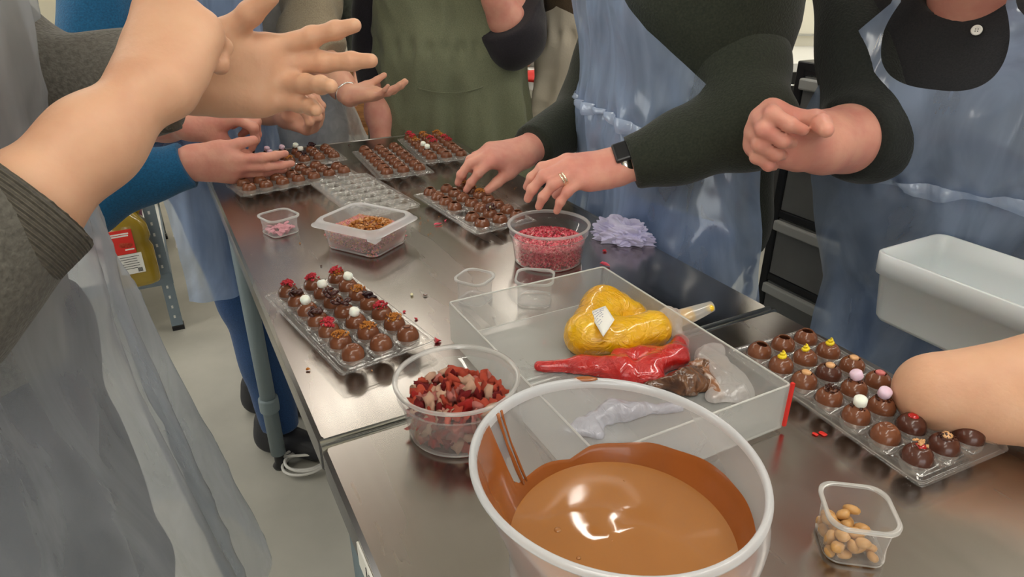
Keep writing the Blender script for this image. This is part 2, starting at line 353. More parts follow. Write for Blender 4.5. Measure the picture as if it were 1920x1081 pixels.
def pile_mesh(name, m, n, r, bit, seed, z0=.0118, dome=.003, flat=.7):
    rg = np.random.default_rng(seed); b = MB()
    for i in range(n):
        q = rg.normal(0, r*.5, 2); d = min(1, np.hypot(*q)/r); q = q/max(1, np.hypot(*q)/r)
        c = np.array([q[0], q[1], z0+dome*(1-d*d)+rg.uniform(0, bit*.6)]); s = bit*rg.uniform(.6, 1.3)
        M = np.array(Matrix.Rotation(rg.uniform(0, 6), 3, Vector(rg.normal(0, 1, 3))))
        o = [M@(np.array(e)*s*rg.uniform(.6, 1.1)) for e in ((1, 0, 0), (-1, .1, 0), (0, .8, .1), (.1, -.8, 0), (0, .1, flat), (0, 0, -flat))]
        b.add([c+e for e in o], [(0, 2, 4), (2, 1, 4), (1, 3, 4), (3, 0, 4), (2, 0, 5), (1, 2, 5), (3, 1, 5), (0, 3, 5)])
    return b.mesh(name, m, False)
m_rasp = [pile_mesh('raspberry', 'rasp', 46, .0072, .0023, s, .0122, .0042) for s in (1, 2, 3)]
m_gold = [pile_mesh('gold', 'gold', 70, .0078, .0016, s, .0112, .0026) for s in (4, 5, 6)]
m_dcr = pile_mesh('dark_crumbs', 'choc_fill', 50, .0058, .0015, 9, .0116, .0028)
m_nuts = pile_mesh('nuts', 'caramel', 10, .0062, .0027, 10, .014, .002, .9)
m_jam = blob_mesh('jam', 'red_jam', .0052, 2, .12, 4, (1, 1, .45))
def curls_mesh(seed, n=5, m='curl'):
    rg = np.random.default_rng(seed); b = MB()
    for i in range(n):
        a = rg.uniform(0, 6); c = rg.normal(0, .0036, 2); z = .0132+rg.uniform(0, .005); R1 = rg.uniform(.003, .006)
        b.tube([(c[0]+R1*math.cos(a+t), c[1]+R1*math.sin(a+t), z+.0015*math.sin(t*1.3)) for t in np.linspace(0, 3.2, 7)], [.0005, .0016, .0021, .0022, .0021, .0016, .0005], 7)
    return b.mesh('curls', m)
m_curl = [curls_mesh(s) for s in (1, 2, 3)]; m_rais = blob_mesh('raisins', 'raisin', .0068, 3, .6, 8, (1.1, .8, .6), 3)
def pill(m, r=.0062, h=.0050):
    return MB().lathe([(1e-4, -h), (r*.7, -h), (r, -h*.6), (r, h*.6), (r*.7, h), (1e-4, h)], 18).mesh('marshmallow', m)
m_mw, m_mp = pill('marsh_w'), pill('marsh_p')
m_mw.transform(Matrix.Rotation(.35, 4, 'X')); m_mp.transform(Matrix.Rotation(-.4, 4, 'Y'))
m_pearl = MB().lathe([(1e-5, -.0021)]+[(.0021*math.sin(a), -.0021*math.cos(a)) for a in np.linspace(.4, 2.74, 6)]+[(1e-5, .0021)], 12).mesh('pearl', 'pearl')
m_swirl = MB().tube([(.0032*(1-t/9)*math.cos(t*1.9), .0032*(1-t/9)*math.sin(t*1.9), .012+.0011*t) for t in np.linspace(0, 8.6, 26)], [.0026*(1-t/10.5) for t in np.linspace(0, 8.6, 26)], 9).mesh('swirl', 'yellow_cream')
m_crescent = MB().tube([(.0042*math.cos(t), .0042*math.sin(t), .0128) for t in np.linspace(.3, 2.9, 10)], [.0002]+[.0007]*8+[.0002], 6).mesh('crescent', 'choc_dark')
TOP = {  # description, shell, list of (part name, mesh, z)
 'open': ('hollow with an open hole', m_open, []),
 'filled': ('open hole showing dark filling', m_open, []),
 'sealed': ('closed with a milk chocolate lid', m_seal, [('chocolate_lid', m_cap, 0)]),
 'crescent': ('closed, with a dark crescent crack', m_seal, [('chocolate_lid', m_cap, -.0006), ('crescent_crack', m_crescent, .0006)]),
 'rasp': ('topped with red raspberry crumbs', m_seal, [('raspberry_crumbs', m_rasp, 0)]),
 'gold': ('topped with golden caramel crumbs', m_seal, [('caramel_crumbs', m_gold, 0)]),
 'raspgold': ('with raspberry and golden crumbs', m_seal, [('raspberry_crumbs', m_rasp, 0), ('caramel_crumbs', m_gold, -.0008)]),
 'curls': ('heaped with dark chocolate curls', m_seal, [('chocolate_curls', m_curl, 0)]),
 'raisin': ('topped with black raisins', m_seal, [('raisins', m_rais, .0145)]),
 'mw': ('topped with a white marshmallow', m_seal, [('marshmallow', m_mw, .0165)]),
 'mp': ('topped with a pink marshmallow', m_seal, [('marshmallow', m_mp, .0165)]),
 'mwd': ('with white marshmallow on dark crumbs', m_seal, [('dark_crumbs', m_dcr, 0), ('marshmallow', m_mw, .0178)]),
 'mpd': ('with pink marshmallow on dark crumbs', m_seal, [('dark_crumbs', m_dcr, 0), ('marshmallow', m_mp, .0178)]),
 'dcr': ('topped with glossy dark crumbs', m_seal, [('dark_crumbs', m_dcr, .0006)]),
 'pearls': ('with cream pearls and dark bits', m_seal, [('chocolate_curls', m_curl, -.001), ('pearl', m_pearl, .0155)]),
 'disc': ('closed with a beige caramel disc', m_opend, [('caramel_disc', m_disc['caramel'], 0)]),
 'pdisc': ('closed with a pink disc', m_open, [('pink_disc', m_disc['pink_disc'], 0)]),
 'ddisc': ('plain and closed', m_seald, []),
 'yellow': ('topped with a peak of yellow cream', m_seal, [('yellow_cream', m_swirl, 0)]),
 'nuts': ('with beige nuts on red jam', m_seald, [('red_jam', m_jam, .0118), ('nut_cluster', m_nuts, .0012)]),
 'jam': ('with a spot of red jam', m_seald, [('red_jam', m_jam, .0118)]),
 'discd': ('with a caramel disc and sticky crumbs', m_seald, [('caramel_disc', m_disc['caramel'], .001), ('dark_crumbs', m_dcr, -.0006)]),
 'sticky': ('with a sticky lid', m_seal, [('chocolate_lid', m_cap, 0)]),
}
def k_big(n): return n in ('raspberry_crumbs', 'caramel_crumbs', 'chocolate_curls', 'dark_crumbs')
ORD = ['nearest', 'second', 'third', 'fourth', 'fifth', 'sixth', 'seventh']
def truffle(p, kind, label, group, seed=0):
    d, sh, parts = TOP[kind]; rg = np.random.default_rng(seed)
    if kind == 'disc' and seed % 2: sh = m_open
    g = link('chocolate_truffle', sh, None, p, rg.uniform(0, 6.28)); g.rotation_euler = (rg.normal(0, .05), rg.normal(0, .05), rg.uniform(0, 6.28))
    tag(g, label, 'chocolate', group)
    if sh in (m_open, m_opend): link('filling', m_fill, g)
    for nm, me, z in parts:
        if isinstance(me, list): me = me[seed % len(me)]
        link(nm, me, g, (0, 0, z-.0028 if k_big(nm) else z), 0, None, 1.22 if k_big(nm) else 1.)
    if kind in ('pearls',): link('pearl', m_pearl, g, (.004, .002, .0145)); link('pearl', m_pearl, g, (-.004, .001, .0145))
    return g
def tray_mesh(nc, nr, pu, pv, flange=.010, hz=.0185):
    """clear blister tray: flat web with hemispherical cups and a stepped rim"""
    b = MB(); n = 20; rc = .0142
    prof = [(rc, 0), (rc-.0004, -.003), (rc*.93, -.008), (rc*.74, -.0125), (rc*.42, -.0155), (1e-4, -.0165)]
    for i in range(nc):
        for j in range(nr):
            c = ((i-(nc-1)/2)*pu, (j-(nr-1)/2)*pv); sq = []; rim = []
            for k in range(n):
                a = 2*np.pi*(k+.5)/n; x, y = math.cos(a), math.sin(a); s = 1/max(abs(x)/(pu/2), abs(y)/(pv/2)); e = s*.55+rc*1.08*.45
                sq.append((c[0]+x*s, c[1]+y*s, hz-.0022)); rim.append((c[0]+x*(rc+.0009), c[1]+y*(rc+.0009), hz+.0010))
            ls = [sq, rim]+[[(c[0]+r*math.cos(2*np.pi*(k+.5)/n), c[1]+r*math.sin(2*np.pi*(k+.5)/n), hz+z) for k in range(n)] for r, z in prof]
            b.loops(ls)
    X, Y = nc*pu/2, nr*pv/2
    b.loops([rrect(X+dx, Y+dx, .006, z, 3) for dx, z in ((-.0005, hz-.0022), (.0020, hz-.0022), (.0026, hz-.0040), (.0050, hz-.0046), (.0056, hz-.0030), (.0080, hz-.0032), (.0086, hz-.0050))])
    return b.mesh('tray', 'blister')
PUV = (.0352, .0328)
def tray(cu, cv, rot, label, where, grp, kinds=None, nc=3, nr=7, zoff=0, skip=(), along='left', filt=None):
    me = TRM.setdefault((nc, nr), tray_mesh(nc, nr, *PUV)) if (nc, nr) not in TRM else TRM[(nc, nr)]
    o = link('truffle_tray', me, None, Q(cu, cv, TZ+.0006+zoff), TA+rot); tag(o, label, 'tray', 'clear truffle trays')
    if kinds is None: return o
    ca, sa = math.cos(TA+rot), math.sin(TA+rot); ctr = np.array(Q(cu, cv))
    COLS = ['left', 'middle', 'right'] if nc == 3 else None
    for j in range(nr):
        for i in range(nc):
            k = kinds[j][i]
            if k == '-': continue
            x, y = (i-(nc-1)/2)*PUV[0], (j-(nr-1)/2)*PUV[1]
            p = ctr+np.array([ca*x-sa*y, sa*x+ca*y, 0]); p[2] = TZ+.0006+.0195+zoff
            lab = '%s %s, %s row, %s column, %s' % (('dark truffle' if TOP[k][1] is m_seald else 'truffle'), TOP[k][0], ORD[j], COLS[i], where)
            truffle(p, k, lab, grp, i+j*3+int(cu*1000))
    return o
TRM = {}
tray(.0855, .2170, .165, 'clear tray of decorated truffles at the near left, by the table edge', 'near left tray', 'decorated truffles in the near left tray',
     [['sealed', 'sealed', 'crescent'], ['gold', 'gold', 'gold'], ['rasp', 'mw', 'rasp'], ['pearls', 'curls', 'raisin'], ['mw', 'curls', 'gold'], ['pearls', 'mw', 'mw'], ['rasp', 'rasp', 'raspgold']])
tray(.5050, -.1965, -.055, 'clear tray of filled truffles at the right, under the bare elbow', 'right tray', 'filled truffles in the right tray',
     [['nuts', 'discd', 'ddisc'], ['sticky', 'jam', 'ddisc'], ['mwd', 'mpd', 'open'], ['dcr', 'mpd', 'pdisc'], ['disc', 'disc', 'disc'], ['yellow', 'yellow', 'yellow'], ['filled', 'filled', 'filled']])
tray(.4025, .5215, .075, 'clear tray of open truffles beside the tub of pink crumbs', 'middle tray', 'open truffles in the middle tray',
     [['open', 'open', 'open'], ['open', 'pearls', 'sealed'], ['-', 'sealed', 'open'], ['open', 'open', 'open'], ['open', 'sealed', 'gold'], ['sealed', 'open', 'gold'], ['open', 'open', 'gold']])
tray(.3725, .8860, -.055, 'clear tray of open truffles at the far middle of the table', 'far middle tray', 'open truffles in the far middle tray', [['open']*3]*7)
tray(.5020, .9500, -.10, 'clear tray of red and golden topped truffles, far right', 'far right tray', 'topped truffles in the far right tray',
     [['open', 'open', 'open'], ['mwd', 'open', 'open'], ['mw', 'sealed', 'open'], ['open', 'rasp', 'rasp'], ['gold', 'rasp', 'rasp'], ['raspgold', 'gold', 'gold'], ['rasp', 'gold', 'gold']])
tray(.1520, .8600, -math.pi/2+.16, 'clear tray of open truffles nearest the blue sleeved hand', 'left crosswise tray', 'open truffles in the left crosswise tray',
     [['open']*3, ['open']*3, ['open', 'open', 'sealed'], ['sealed', 'open', 'open'], ['open']*3, ['open']*3, ['-', 'open', 'open']][::1])
tray(.1680, 1.0050, -math.pi/2+.02, 'clear tray of dark topped truffles under the pinching hand', 'back left tray', 'dark topped truffles in the back left tray',
     [['sealed', 'raisin', 'gold'], ['raisin', 'gold', 'sealed'], ['mpd', 'mpd', 'sealed'], ['mpd', 'sealed', 'gold'], ['mwd', 'mwd', 'raisin'], ['raisin', 'open', 'sealed'], ['sealed', 'sealed', 'sealed']])
tray(.2480, .6830, .10, 'empty clear truffle tray behind the lidded box of crumbs', 'empty tray', '', None)
tray(.2482, .6835, .115, 'empty clear truffle tray nested upside down on the other empty one', 'empty tray', '', None, zoff=.0035)
# ---------------- tubs and boxes ----------------
def tub(name, c, rt, rb, h, label, grp=None):
    g = empty(name, c, 0, label, 'tub', grp); t = .0009
    MB().lathe([(1e-4, .001), (rb-.004, .001), (rb, .004), (rt-.0035, h-.014), (rt-.0005, h-.0136), (rt-.0005, h-.0125), (rt-.0012, h-.003)], 64).build('tub_wall', 'clear', g)
    MB().lathe([(rt-.0012, h-.0042), (rt-.0012, h-.003), (rt+.0020, h-.002), (rt+.0022, h), (rt-.001, h+.0006), (rt-.0025, h-.001)], 64).build('rim', 'clear_rim', g)
    MB().lathe([(rb-.006, .0022), (rb-.003, .0005), (rb-.0005, .0022), (rb-.001, .004)], 64).build('foot_ring', 'clear_rim', g)
    return g
sx, sy = T(857, 705, TZ+.058)[:2]
STC = np.array([sx, sy-.004, TZ+.0006]); tub('round_tub', STC, .0590, .0490, .060, 'round clear tub of dried strawberry pieces at the near left')
px, py = T(1029, 430, TZ+.050)[:2]
PTC = np.array([px, py, TZ+.0006]); tub('round_tub', PTC, .0610, .0520, .060, 'round clear tub of bright pink crumbs beside the lilac tissue')
def shard(seed, m):
    rg = np.random.default_rng(seed); return blob_mesh('piece', m, 1, 2, .62, seed, (1, rg.uniform(.6, .95), rg.uniform(.4, .75)), 3.4)
shards = [shard(40+i, k) for i, k in enumerate(['straw_red']*3+['straw_dark']*2+['straw_orange']*4+['straw_pale']*2+['straw_pink']*3)]
rg = np.random.default_rng(3)
def pour(c, rfun, z0, ztop, n, size, meshes, name, label, cat, grp, weights=None, sq=None):
    """drop pieces into a round or square container, layer by layer"""
    k = 0; tries = 0; pts = []
    while k < n and tries < n*60:
        tries += 1; a = rg.uniform(0, 6.283); r = math.sqrt(rg.uniform(0, 1)); z = rg.uniform(0, 1)
        if sq: x, y = rg.uniform(-1, 1)*sq[0], rg.uniform(-1, 1)*sq[1]; r = max(abs(x)/sq[0], abs(y)/sq[1])
        zz = z0+(ztop(r)-z0)*z; s = size*rg.uniform(.75, 1.25)
        if not sq: rr = (rfun(zz)-s*.8)*r; x, y = rr*math.cos(a), rr*math.sin(a)
        p = np.array([x, y, zz])
        if pts and min(np.sum((np.array(pts)-p)**2, 1)) < (size*1.05)**2: continue
        pts.append(p); k += 1
        o = link(name, meshes[rg.integers(len(meshes))], None, c+p, 0, tuple(rg.uniform(0, 6.28, 3)), s); tag(o, label, cat, grp)
    return pts
pour(STC, lambda z: .0480+z*.12, .006, lambda r: .040-.004*r, 225, .0060, shards, 'strawberry_piece', 'crumbly red freeze-dried strawberry piece in the round near tub', 'fruit piece', 'strawberry pieces in the tub')
pour(STC, lambda z: .0500, .038, lambda r: .047-.007*r, 62, .0064, shards+shards[4:11], 'strawberry_piece', 'crumbly red freeze-dried strawberry piece in the round near tub', 'fruit piece', 'strawberry pieces in the tub')
def granules(name, c, n, size, mats, rf, ztop, label, cat, sq=None, rz=0, z0=.002):
    """countless granules: one mesh of stuff per container"""
    b = MB(); rgg = np.random.default_rng(n)
    Vt = []; Fs = []
    for i in range(n):
        a = rgg.uniform(0, 6.283); r = math.sqrt(rgg.uniform(0, 1)); 
        if rgg.random() < .6: r = rgg.uniform(.93, 1) if rgg.random() < .5 else r
        if sq: x, y = rgg.uniform(-1, 1)*sq[0], rgg.uniform(-1, 1)*sq[1]; rr = max(abs(x)/sq[0], abs(y)/sq[1])
        zt = ztop(x/sq[0], y/sq[1]) if sq else ztop(r*math.cos(a), r*math.sin(a))
        z = z0+(zt-z0)*(1 if rgg.random() < .45 else rgg.uniform(0, 1)); s = size*rgg.uniform(.6, 1.3)
        if not sq: q = (rf(z)-s)*r; x, y = q*math.cos(a), q*math.sin(a)
        M = np.array(Matrix.Rotation(rgg.uniform(0, 6), 3, Vector(rgg.normal(0, 1, 3)))); n0 = len(Vt)
        for e in ((1, 0, 0), (-.8, .7, 0), (-.7, -.8, .1), (0, .1, .9), (.1, 0, -.7)): Vt.append(np.array([x, y, z])+M@(np.array(e)*s))
        Fs += [tuple(n0+k for k in f) for f in ((0, 1, 3), (1, 2, 3), (2, 0, 3), (1, 0, 4), (2, 1, 4), (0, 2, 4))]
    me = new_mesh(name, Vt, Fs, None, False)
    for m in mats: me.materials.append(MATS[m])
    mi = np.repeat(rgg.integers(0, len(mats), n), 6).astype(np.int32); me.polygons.foreach_set('material_index', mi); me.update()
    o = link(name, me, None, c, rz); tag(o, label, cat, kind='stuff'); return o
granules('pink_crumbs', PTC, 5200, .0019, ['pinkbit', 'pinkbit', 'pinkbit2', 'rasp'], lambda z: .0510+z*.12, lambda x, y: .034+.007*math.exp(-((x+.0)**2+(y-.3)**2)*7), 'bright pink fruit crumbs filling the round tub', 'crumbs')
def sqbox(name, c, rz, hx, hy, h, label, m1='clear', m2='clear_rim', r=.014, taper=.90, grp=None, cat='box'):
    g = empty(name, c, rz, label, cat, grp)
    MB().loops([rrect(hx*taper*a, hy*taper*a, r*.8, z, 6) for a, z in ((.01, .0008), (.92, .0008), (1, .004))]+[rrect(hx*(taper+(1-taper)*t)-.001, hy*(taper+(1-taper)*t)-.001, r, .004+(h-.004)*t, 6) for t in (.3, .7, 1)]).build('box_wall', m1, g)
    MB().loops([rrect(hx-.001, hy-.001, r, h-.003, 8), rrect(hx+.0012, hy+.0012, r, h-.0032, 8), rrect(hx+.0014, hy+.0014, r, h-.0003, 8), rrect(hx, hy, r, h+.0004, 8), rrect(hx-.0016, hy-.0016, r, h-.0006, 8)]).build('rim', m2, g)
    MB().loops([rrect(hx*taper*.95, hy*taper*.95, r*.8, .0004, 6), rrect(hx*taper*.99, hy*taper*.99, r*.8, .0012, 6), rrect(hx*taper, hy*taper, r*.8, .0032, 6)]).build('foot_ring', m2, g)
    return g
def quadbox(pts, z):  # centre, rotation and half sizes from four rim corners
    P = [T(x, y, z) for x, y in pts]; c = sum(P)/4; e1 = (P[1]-P[0]+P[2]-P[3])/2; e2 = (P[3]-P[0]+P[2]-P[1])/2
    return c, math.atan2(e1[1], e1[0]), np.linalg.norm(e1)/2, np.linalg.norm(e2)/2
# left, far, right, near corners as they appear
for nm, pts, z, lab in (('square_box', [(484, 400), (540, 388), (561, 400), (500, 420)], .032, 'small clear open box with pink flakes, by the left table edge'),
                        ('square_box', [(846, 521), (874, 500), (935, 514), (905, 535)], .036, 'small empty clear box left of the other one, behind the frosted tray'),
                        ('square_box', [(963, 530), (970, 502), (1042, 505), (1037, 533)], .036, 'small empty clear box right of the other one, behind the frosted tray'),
                        ('square_box', [(1527, 905), (1665, 915), (1701, 1004), (1557, 980)], .040, 'small clear open box of caramel beans at the near right corner')):
    c, a, h1, h2 = quadbox(pts, TZ+z); c[2] = TZ+.0006; hh = (h1+h2)/2
    g = sqbox(nm, c, a, hh, hh, z, lab, grp='small clear boxes')
    if 'beans' in lab: BNC, BNA, BNH = c, a, hh
    if 'flakes' in lab: FLC, FLA, FLH = c, a, hh
m_bean = [blob_mesh('bean', 'bean', 1, 2, .12, 60+i, (1, .78, .62), 1.6) for i in range(3)]
ca, sa = math.cos(BNA), math.sin(BNA)
k = 0; pts = []
for t in range(9000):
    if k >= 34: break
    x, y = rg.uniform(-.76, .5)*BNH, rg.uniform(-.72, .72)*BNH; z = .0062+rg.choice([0, .0075, .014], p=[.5, .32, .18])
    if (z > .01 and x > .1*BNH) : continue
    p = np.array([x, y, z])
    if pts and min(np.sum((np.array(pts)-p)**2, 1)) < .0086**2: continue
    pts.append(p); k += 1
    o = link('caramel_bean', m_bean[k % 3], None, BNC+np.array([ca*x-sa*y, sa*x+ca*y, z]), 0, (rg.normal(0, .5), rg.normal(0, .5), rg.uniform(0, 6.28)), .0061*rg.uniform(.85, 1.12)); tag(o, 'shiny caramel coloured bean in the small clear box', 'sweet', 'caramel beans in the small box')
m_fl = [blob_mesh('flake', 'flake', 1, 1, .25, 70+i, (1, .8, .22), 1.6) for i in range(3)]
for i in range(44):
    x, y = rg.uniform(-.72, .72, 2)*FLH; ca, sa = math.cos(FLA), math.sin(FLA)
    o = link('pink_flake', m_fl[i % 3], None, FLC+np.array([ca*x-sa*y, sa*x+ca*y, .0035+rg.uniform(0, .0065)]), 0, (rg.normal(0, .4), rg.normal(0, .4), rg.uniform(0, 6.28)), .0058*rg.uniform(.8, 1.2)); tag(o, 'flat pink flake in the small clear box', 'sweet', 'pink flakes in the small box')
# lidless storage box with wavy flange
c, a, h1, h2 = quadbox([(592, 410), (672, 377), (773, 400), (697, 440)], TZ+.048); c[2] = TZ+.0006
hh = (h1+h2)/2; h1 = h1*.98; h2 = h2*.98
bx = empty('storage_box', c, a, 'milky storage box of crumbs with a golden heap, behind the decorated truffles', 'box')
hz = .048; BXC, BXA = c, a
MB().loops([rrect(h1*.86*q, h2*.86*q, .014, z, 6) for q, z in ((.01, .001), (.93, .001), (1, .005))]+[rrect(h1*(.87+.1*t), h2*(.87+.1*t), .017, .005+(hz-.005)*t, 6) for t in (.3, .7, 1)]).build('box_wall', 'milky', bx)
def flange(dx, dz, wav=0.):
    out = []
    for x, y, z in rrect(h1+dx, h2+dx, .020, hz+dz, 8):
        out.append((x*(1+wav*abs(x*y)/(h1*h2)), y*(1+wav*abs(x*y)/(h1*h2)), z))
    return out
MB().loops([flange(-.0035, -.0005), flange(-.001, .0010), flange(.0015, .001), flange(.0045, -.0020), flange(.0062, -.0068, .02), flange(.0075, -.0082, .05)]).build('rim', 'milky_rim', bx)
MB().loops([rrect(h1*.86, h2*.86, .014, .0042, 6), rrect(h1*.84, h2*.84, .014, .0008, 6)]).build('foot_ring', 'milky_rim', bx)
for s in (-1, 1):   # corner lugs of the rim
    lug = MB().loops([[(s*(h1+.004), s*(h2-.012), hz-.006), (s*(h1+.004), s*(h2+.004), hz-.006), (s*(h1-.012), s*(h2+.004), hz-.006)], [(s*(h1+.009), s*(h2-.006), hz-.012), (s*(h1+.011), s*(h2+.011), hz-.013), (s*(h1-.006), s*(h2+.009), hz-.012)]], False).build('corner_lug', 'milky_rim', bx)
granules('crisp_crumbs', BXC, 5600, .0019, ['crispbit', 'pinkbit2', 'crispbit', 'flake', 'caramel'], None, lambda x, y: .030+.003*math.sin(3*x)*math.cos(2*y), 'pale brown crisp crumbs in the milky storage box', 'crumbs', sq=(h1*.85, h2*.85), rz=BXA)
granules('golden_crumbs', BXC+np.array([.008, .006, .026]), 560, .0033, ['gold', 'gold', 'caramel'], lambda z: .040, lambda x, y: .014*(1-(x*x+y*y)*.8), 'heap of golden honeycomb crumbs on the pale crumbs', 'crumbs', z0=0)
# big frosted tray
tv0, tv1, tu0, tu1, th = -.192, .122, .188, .411, .050
ft = empty('frosted_tray', Q((tu0+tu1)/2, (tv0+tv1)/2, TZ+.004), TA, 'rectangular frosted clear tray holding the piping bags', 'tray'); a1, a2 = (tu1-tu0)/2, (tv1-tv0)/2
MB().loops([rrect(a1-.0015, a2-.0015, .004, .0015, 3), rrect(a1, a2, .004, 0, 3)], True, True).add(rrect(a1-.002, a2-.002, .004, .0018, 3), [tuple(range(16))]).build('base', 'frost', ft, smooth=False)
MB().loops([rrect(a1, a2, .003, z, 3) for z in (0, th)]+[rrect(a1-.002, a2-.002, .003, z, 3) for z in (th, .002)]).build('side_walls', 'frost', ft, smooth=False)
MB().tube([tuple(np.array(q)) for q in rrect(a1-.001, a2-.001, .003, th, 2)], .0011, 6, True).build('top_edge', 'frost_edge', ft)
MB().tube([tuple(np.array(q)) for q in rrect(a1-.001, a2-.001, .003, .001, 2)], .0009, 6, True).build('bottom_edge', 'frost_edge', ft)
sm = MB().box((a1+.0006, -a2-.0004, th/2+.002), (.0016, .0016, th/2)).build('red_smear', 'redprint', ft, smooth=False); sm['label'] = 'red sauce smeared down the corner'
for (u, v, r) in ((.441, -.215, .004), (.434, -.212, .003)):
    o = link('sauce_drop', blob_mesh('drop', 'redprint', r, 2, .3, 5, (1, .8, .18)), None, Q(u, v, TZ+.0009)); tag(o, 'drop of red sauce on the steel beside the frosted tray corner', 'sauce', 'red sauce drops')
# ---------------- mixing bowl of melted chocolate ----------------
BR = np.array([.0658, .3307, 1.04]); BNv = nrm([.0546, .010, 1]); HB = .1345; BB = BR-BNv*HB
bx_ = nrm(np.cross([0, 1, 0], BNv)); by_ = np.cross(BNv, bx_); BM = np.stack([bx_, by_, BNv], 1)
INP = [(0, .045), (.010, .055), (.040, .0655), (.069, .0735), (.090, .0815), (.110, .0865), (.125, .0880), (.1345, .0882)]
def rin(z): return float(np.interp(z, [a for a, b in INP], [b for a, b in INP]))
def shx(z): return .0095*max(0, math.sin(math.pi*np.clip(z/HB, 0, 1)**1.5))**1.2
BNN = 96
def ring(r, z, s=1.): return [(shx(z)*s+r*math.cos(a), -.3*shx(z)*s+r*math.sin(a), z) for a in np.arange(BNN)*2*np.pi/BNN]
bw = tag(link('mixing_bowl', None, None, BB), 'large translucent plastic mixing bowl of melted milk chocolate, nearest the viewer', 'bowl')
bw.rotation_euler = Matrix(BM.tolist()).to_euler()
zs = [.0, .004, .010, .020, .030, .042, .055, .069, .080, .090, .100, .110, .118, .125, .1320]
MB().loops([ring(.01, .0025), ring(.043, .0025)]+[ring(rin(z)+.0018, z, 1.2) for z in zs]).build('bowl_wall', 'bowl_p', bw)
MB().loops([ring(rin(.129), .129), ring(.0878, .1328), ring(.0890, .1350), ring(.0910, .1357), ring(.0926, .1345), ring(.0930, .1322), ring(.0923, .1305), ring(.0908, .1305)]).build('rim', 'bowl_rim', bw)
MB().loops([ring(.047, .0), ring(.048, -.002), ring(.045, -.002), ring(.044, .0)]).build('foot_ring', 'bowl_rim', bw)
ch = tag(link('melted_chocolate', None, None, BB+[0, 0, .003]), 'melted milk chocolate lying in the mixing bowl and coating its sides', 'chocolate')
B0 = np.array(ch.location)
def bw_pt(a, z, off=.001): r = rin(z)-off; return BB+BM@np.array([shx(z)+r*math.cos(a), -.3*shx(z)+r*math.sin(a), z])
POOLZ = .976
pl = []
for k in range(8):
    row = []
    for i in range(96):
        a = i*2*np.pi/96; lo_, hi_ = .01, .125
        for _ in range(18):
            m_ = (lo_+hi_)/2
            if bw_pt(a, m_)[2] < POOLZ: lo_ = m_
            else: hi_ = m_
        e = bw_pt(a, lo_, .0003); c0 = BB+BM@np.array([.006, 0, .069]); f_ = 1-k/7.5
        p = c0*(1-f_)+e*f_; p[2] = POOLZ+(.0016 if k == 0 else .0004 if k == 1 else 0)+.0005*math.sin(5*f_+2*a); row.append(p-B0)
    pl.append(row)
MB().loops(pl, True, False, True).build('pool', 'choc_pool', ch)
def ztop(deg):
    d = (deg+360) % 360
    pts = [(0, .075), (25, .078), (50, .074), (80, .067), (100, .062), (112, .055), (118, .056), (135, .0575), (150, .058), (154, .063), (158, .0925), (185, .0925), (215, .0925), (232, .085), (245, .07), (290, .064), (330, .070), (360, .075)]
    o = float(np.interp(d, [a for a, b in pts], [b for a, b in pts]))+.0007*math.sin(d*.21)
    return float(np.interp(o, [.045, .078, .0925], [.069, .099, .1335]))
rows = [[bw_pt(2*np.pi*i/180, .062+(ztop(i*2)-.062)*t, .0009 if t < .98 else .0001)-B0 for i in range(180)] for t in np.linspace(0, 1, 12)]
MB().loops(rows).build('wall_coating', 'choc_wall', ch)
for d0, w_ in ((150.5, .0011), (147.5, .0008)):
    MB().tube([bw_pt(math.radians(d0-3.5*(1-t)**2+.6*math.sin(5*t)), .078+.0555*t, .0006)-B0 for t in np.linspace(0, 1, 12)], [w_*(1.1+.3*math.sin(7*t)) for t in np.linspace(0, 1, 12)], 8).build('drip', 'choc_wall', ch)
for x, y, r in ((1046, 993, .0028), (1085, 1045, .0016), (1147, 1012, .0012), (1065, 916, .0010), (1010, 905, .0009), (1170, 900, .0009)):
    p = T(x, y, POOLZ); link('bubble', blob_mesh('bubble', 'choc_pool', r, 2, 0, 1, (1, 1, .5)), ch, p-B0)
link('rim_smear', blob_mesh('smear', 'choc_wall', .0075, 3, .3, 2, (1, .28, .16)), ch, bw_pt(math.radians(97), .1355, -.002)-B0)
# ---------------- piping bags in the frosted tray ----------------
def sdf_obj(name, prims, h, m, parent=None, origin=None, post=None, smooth=True):
    v, f = sdf_mesh(prims, h, post); o3 = np.array(origin if origin is not None else [v[:, 0].mean(), v[:, 1].mean(), v[:, 2].min()])
    return link(name, new_mesh(name, v-o3, f, m, smooth), parent, o3 if parent is None else o3-np.array(parent.location))
FL = TZ+.0065
def fl_post(f, amp=1.):
    def g(P, d): return np.maximum(d+f(P)*amp, FL-P[:, 2])
    return g
def crinkle(amp, freq, seed):
    a, b = folds(1, freq, seed), folds(1, freq*2.1, seed+1)
    return lambda P: amp*(np.abs(a(P))+.5*np.abs(b(P))-.7)
yb = tag(link('piping_bag', None, None, T(1140, 620, FL)), 'plump piping bag of yellow cream with a white label, lying in the frosted tray', 'piping bag', 'piping bags in the frosted tray')
tt = lambda x, y, z: T(x, y, TZ+z)
sdf_obj('filled_bag', [cone(tt(1100, 622, .026), tt(1133, 578, .028), .025, .027, .02), cone(tt(1133, 580, .026), tt(1188, 590, .022), .025, .0175, .02), cone(tt(1095, 632, .022), tt(1165, 634, .021), .021, .021, .012), cone(tt(1165, 628, .022), tt(1228, 615, .024), .0215, .0200, .010), cone(tt(1228, 615, .024), tt(1256, 604, .027), .0200, .0100, .012)], .0022, 'mango', yb, post=fl_post(crinkle(.0007, 130, 5)))
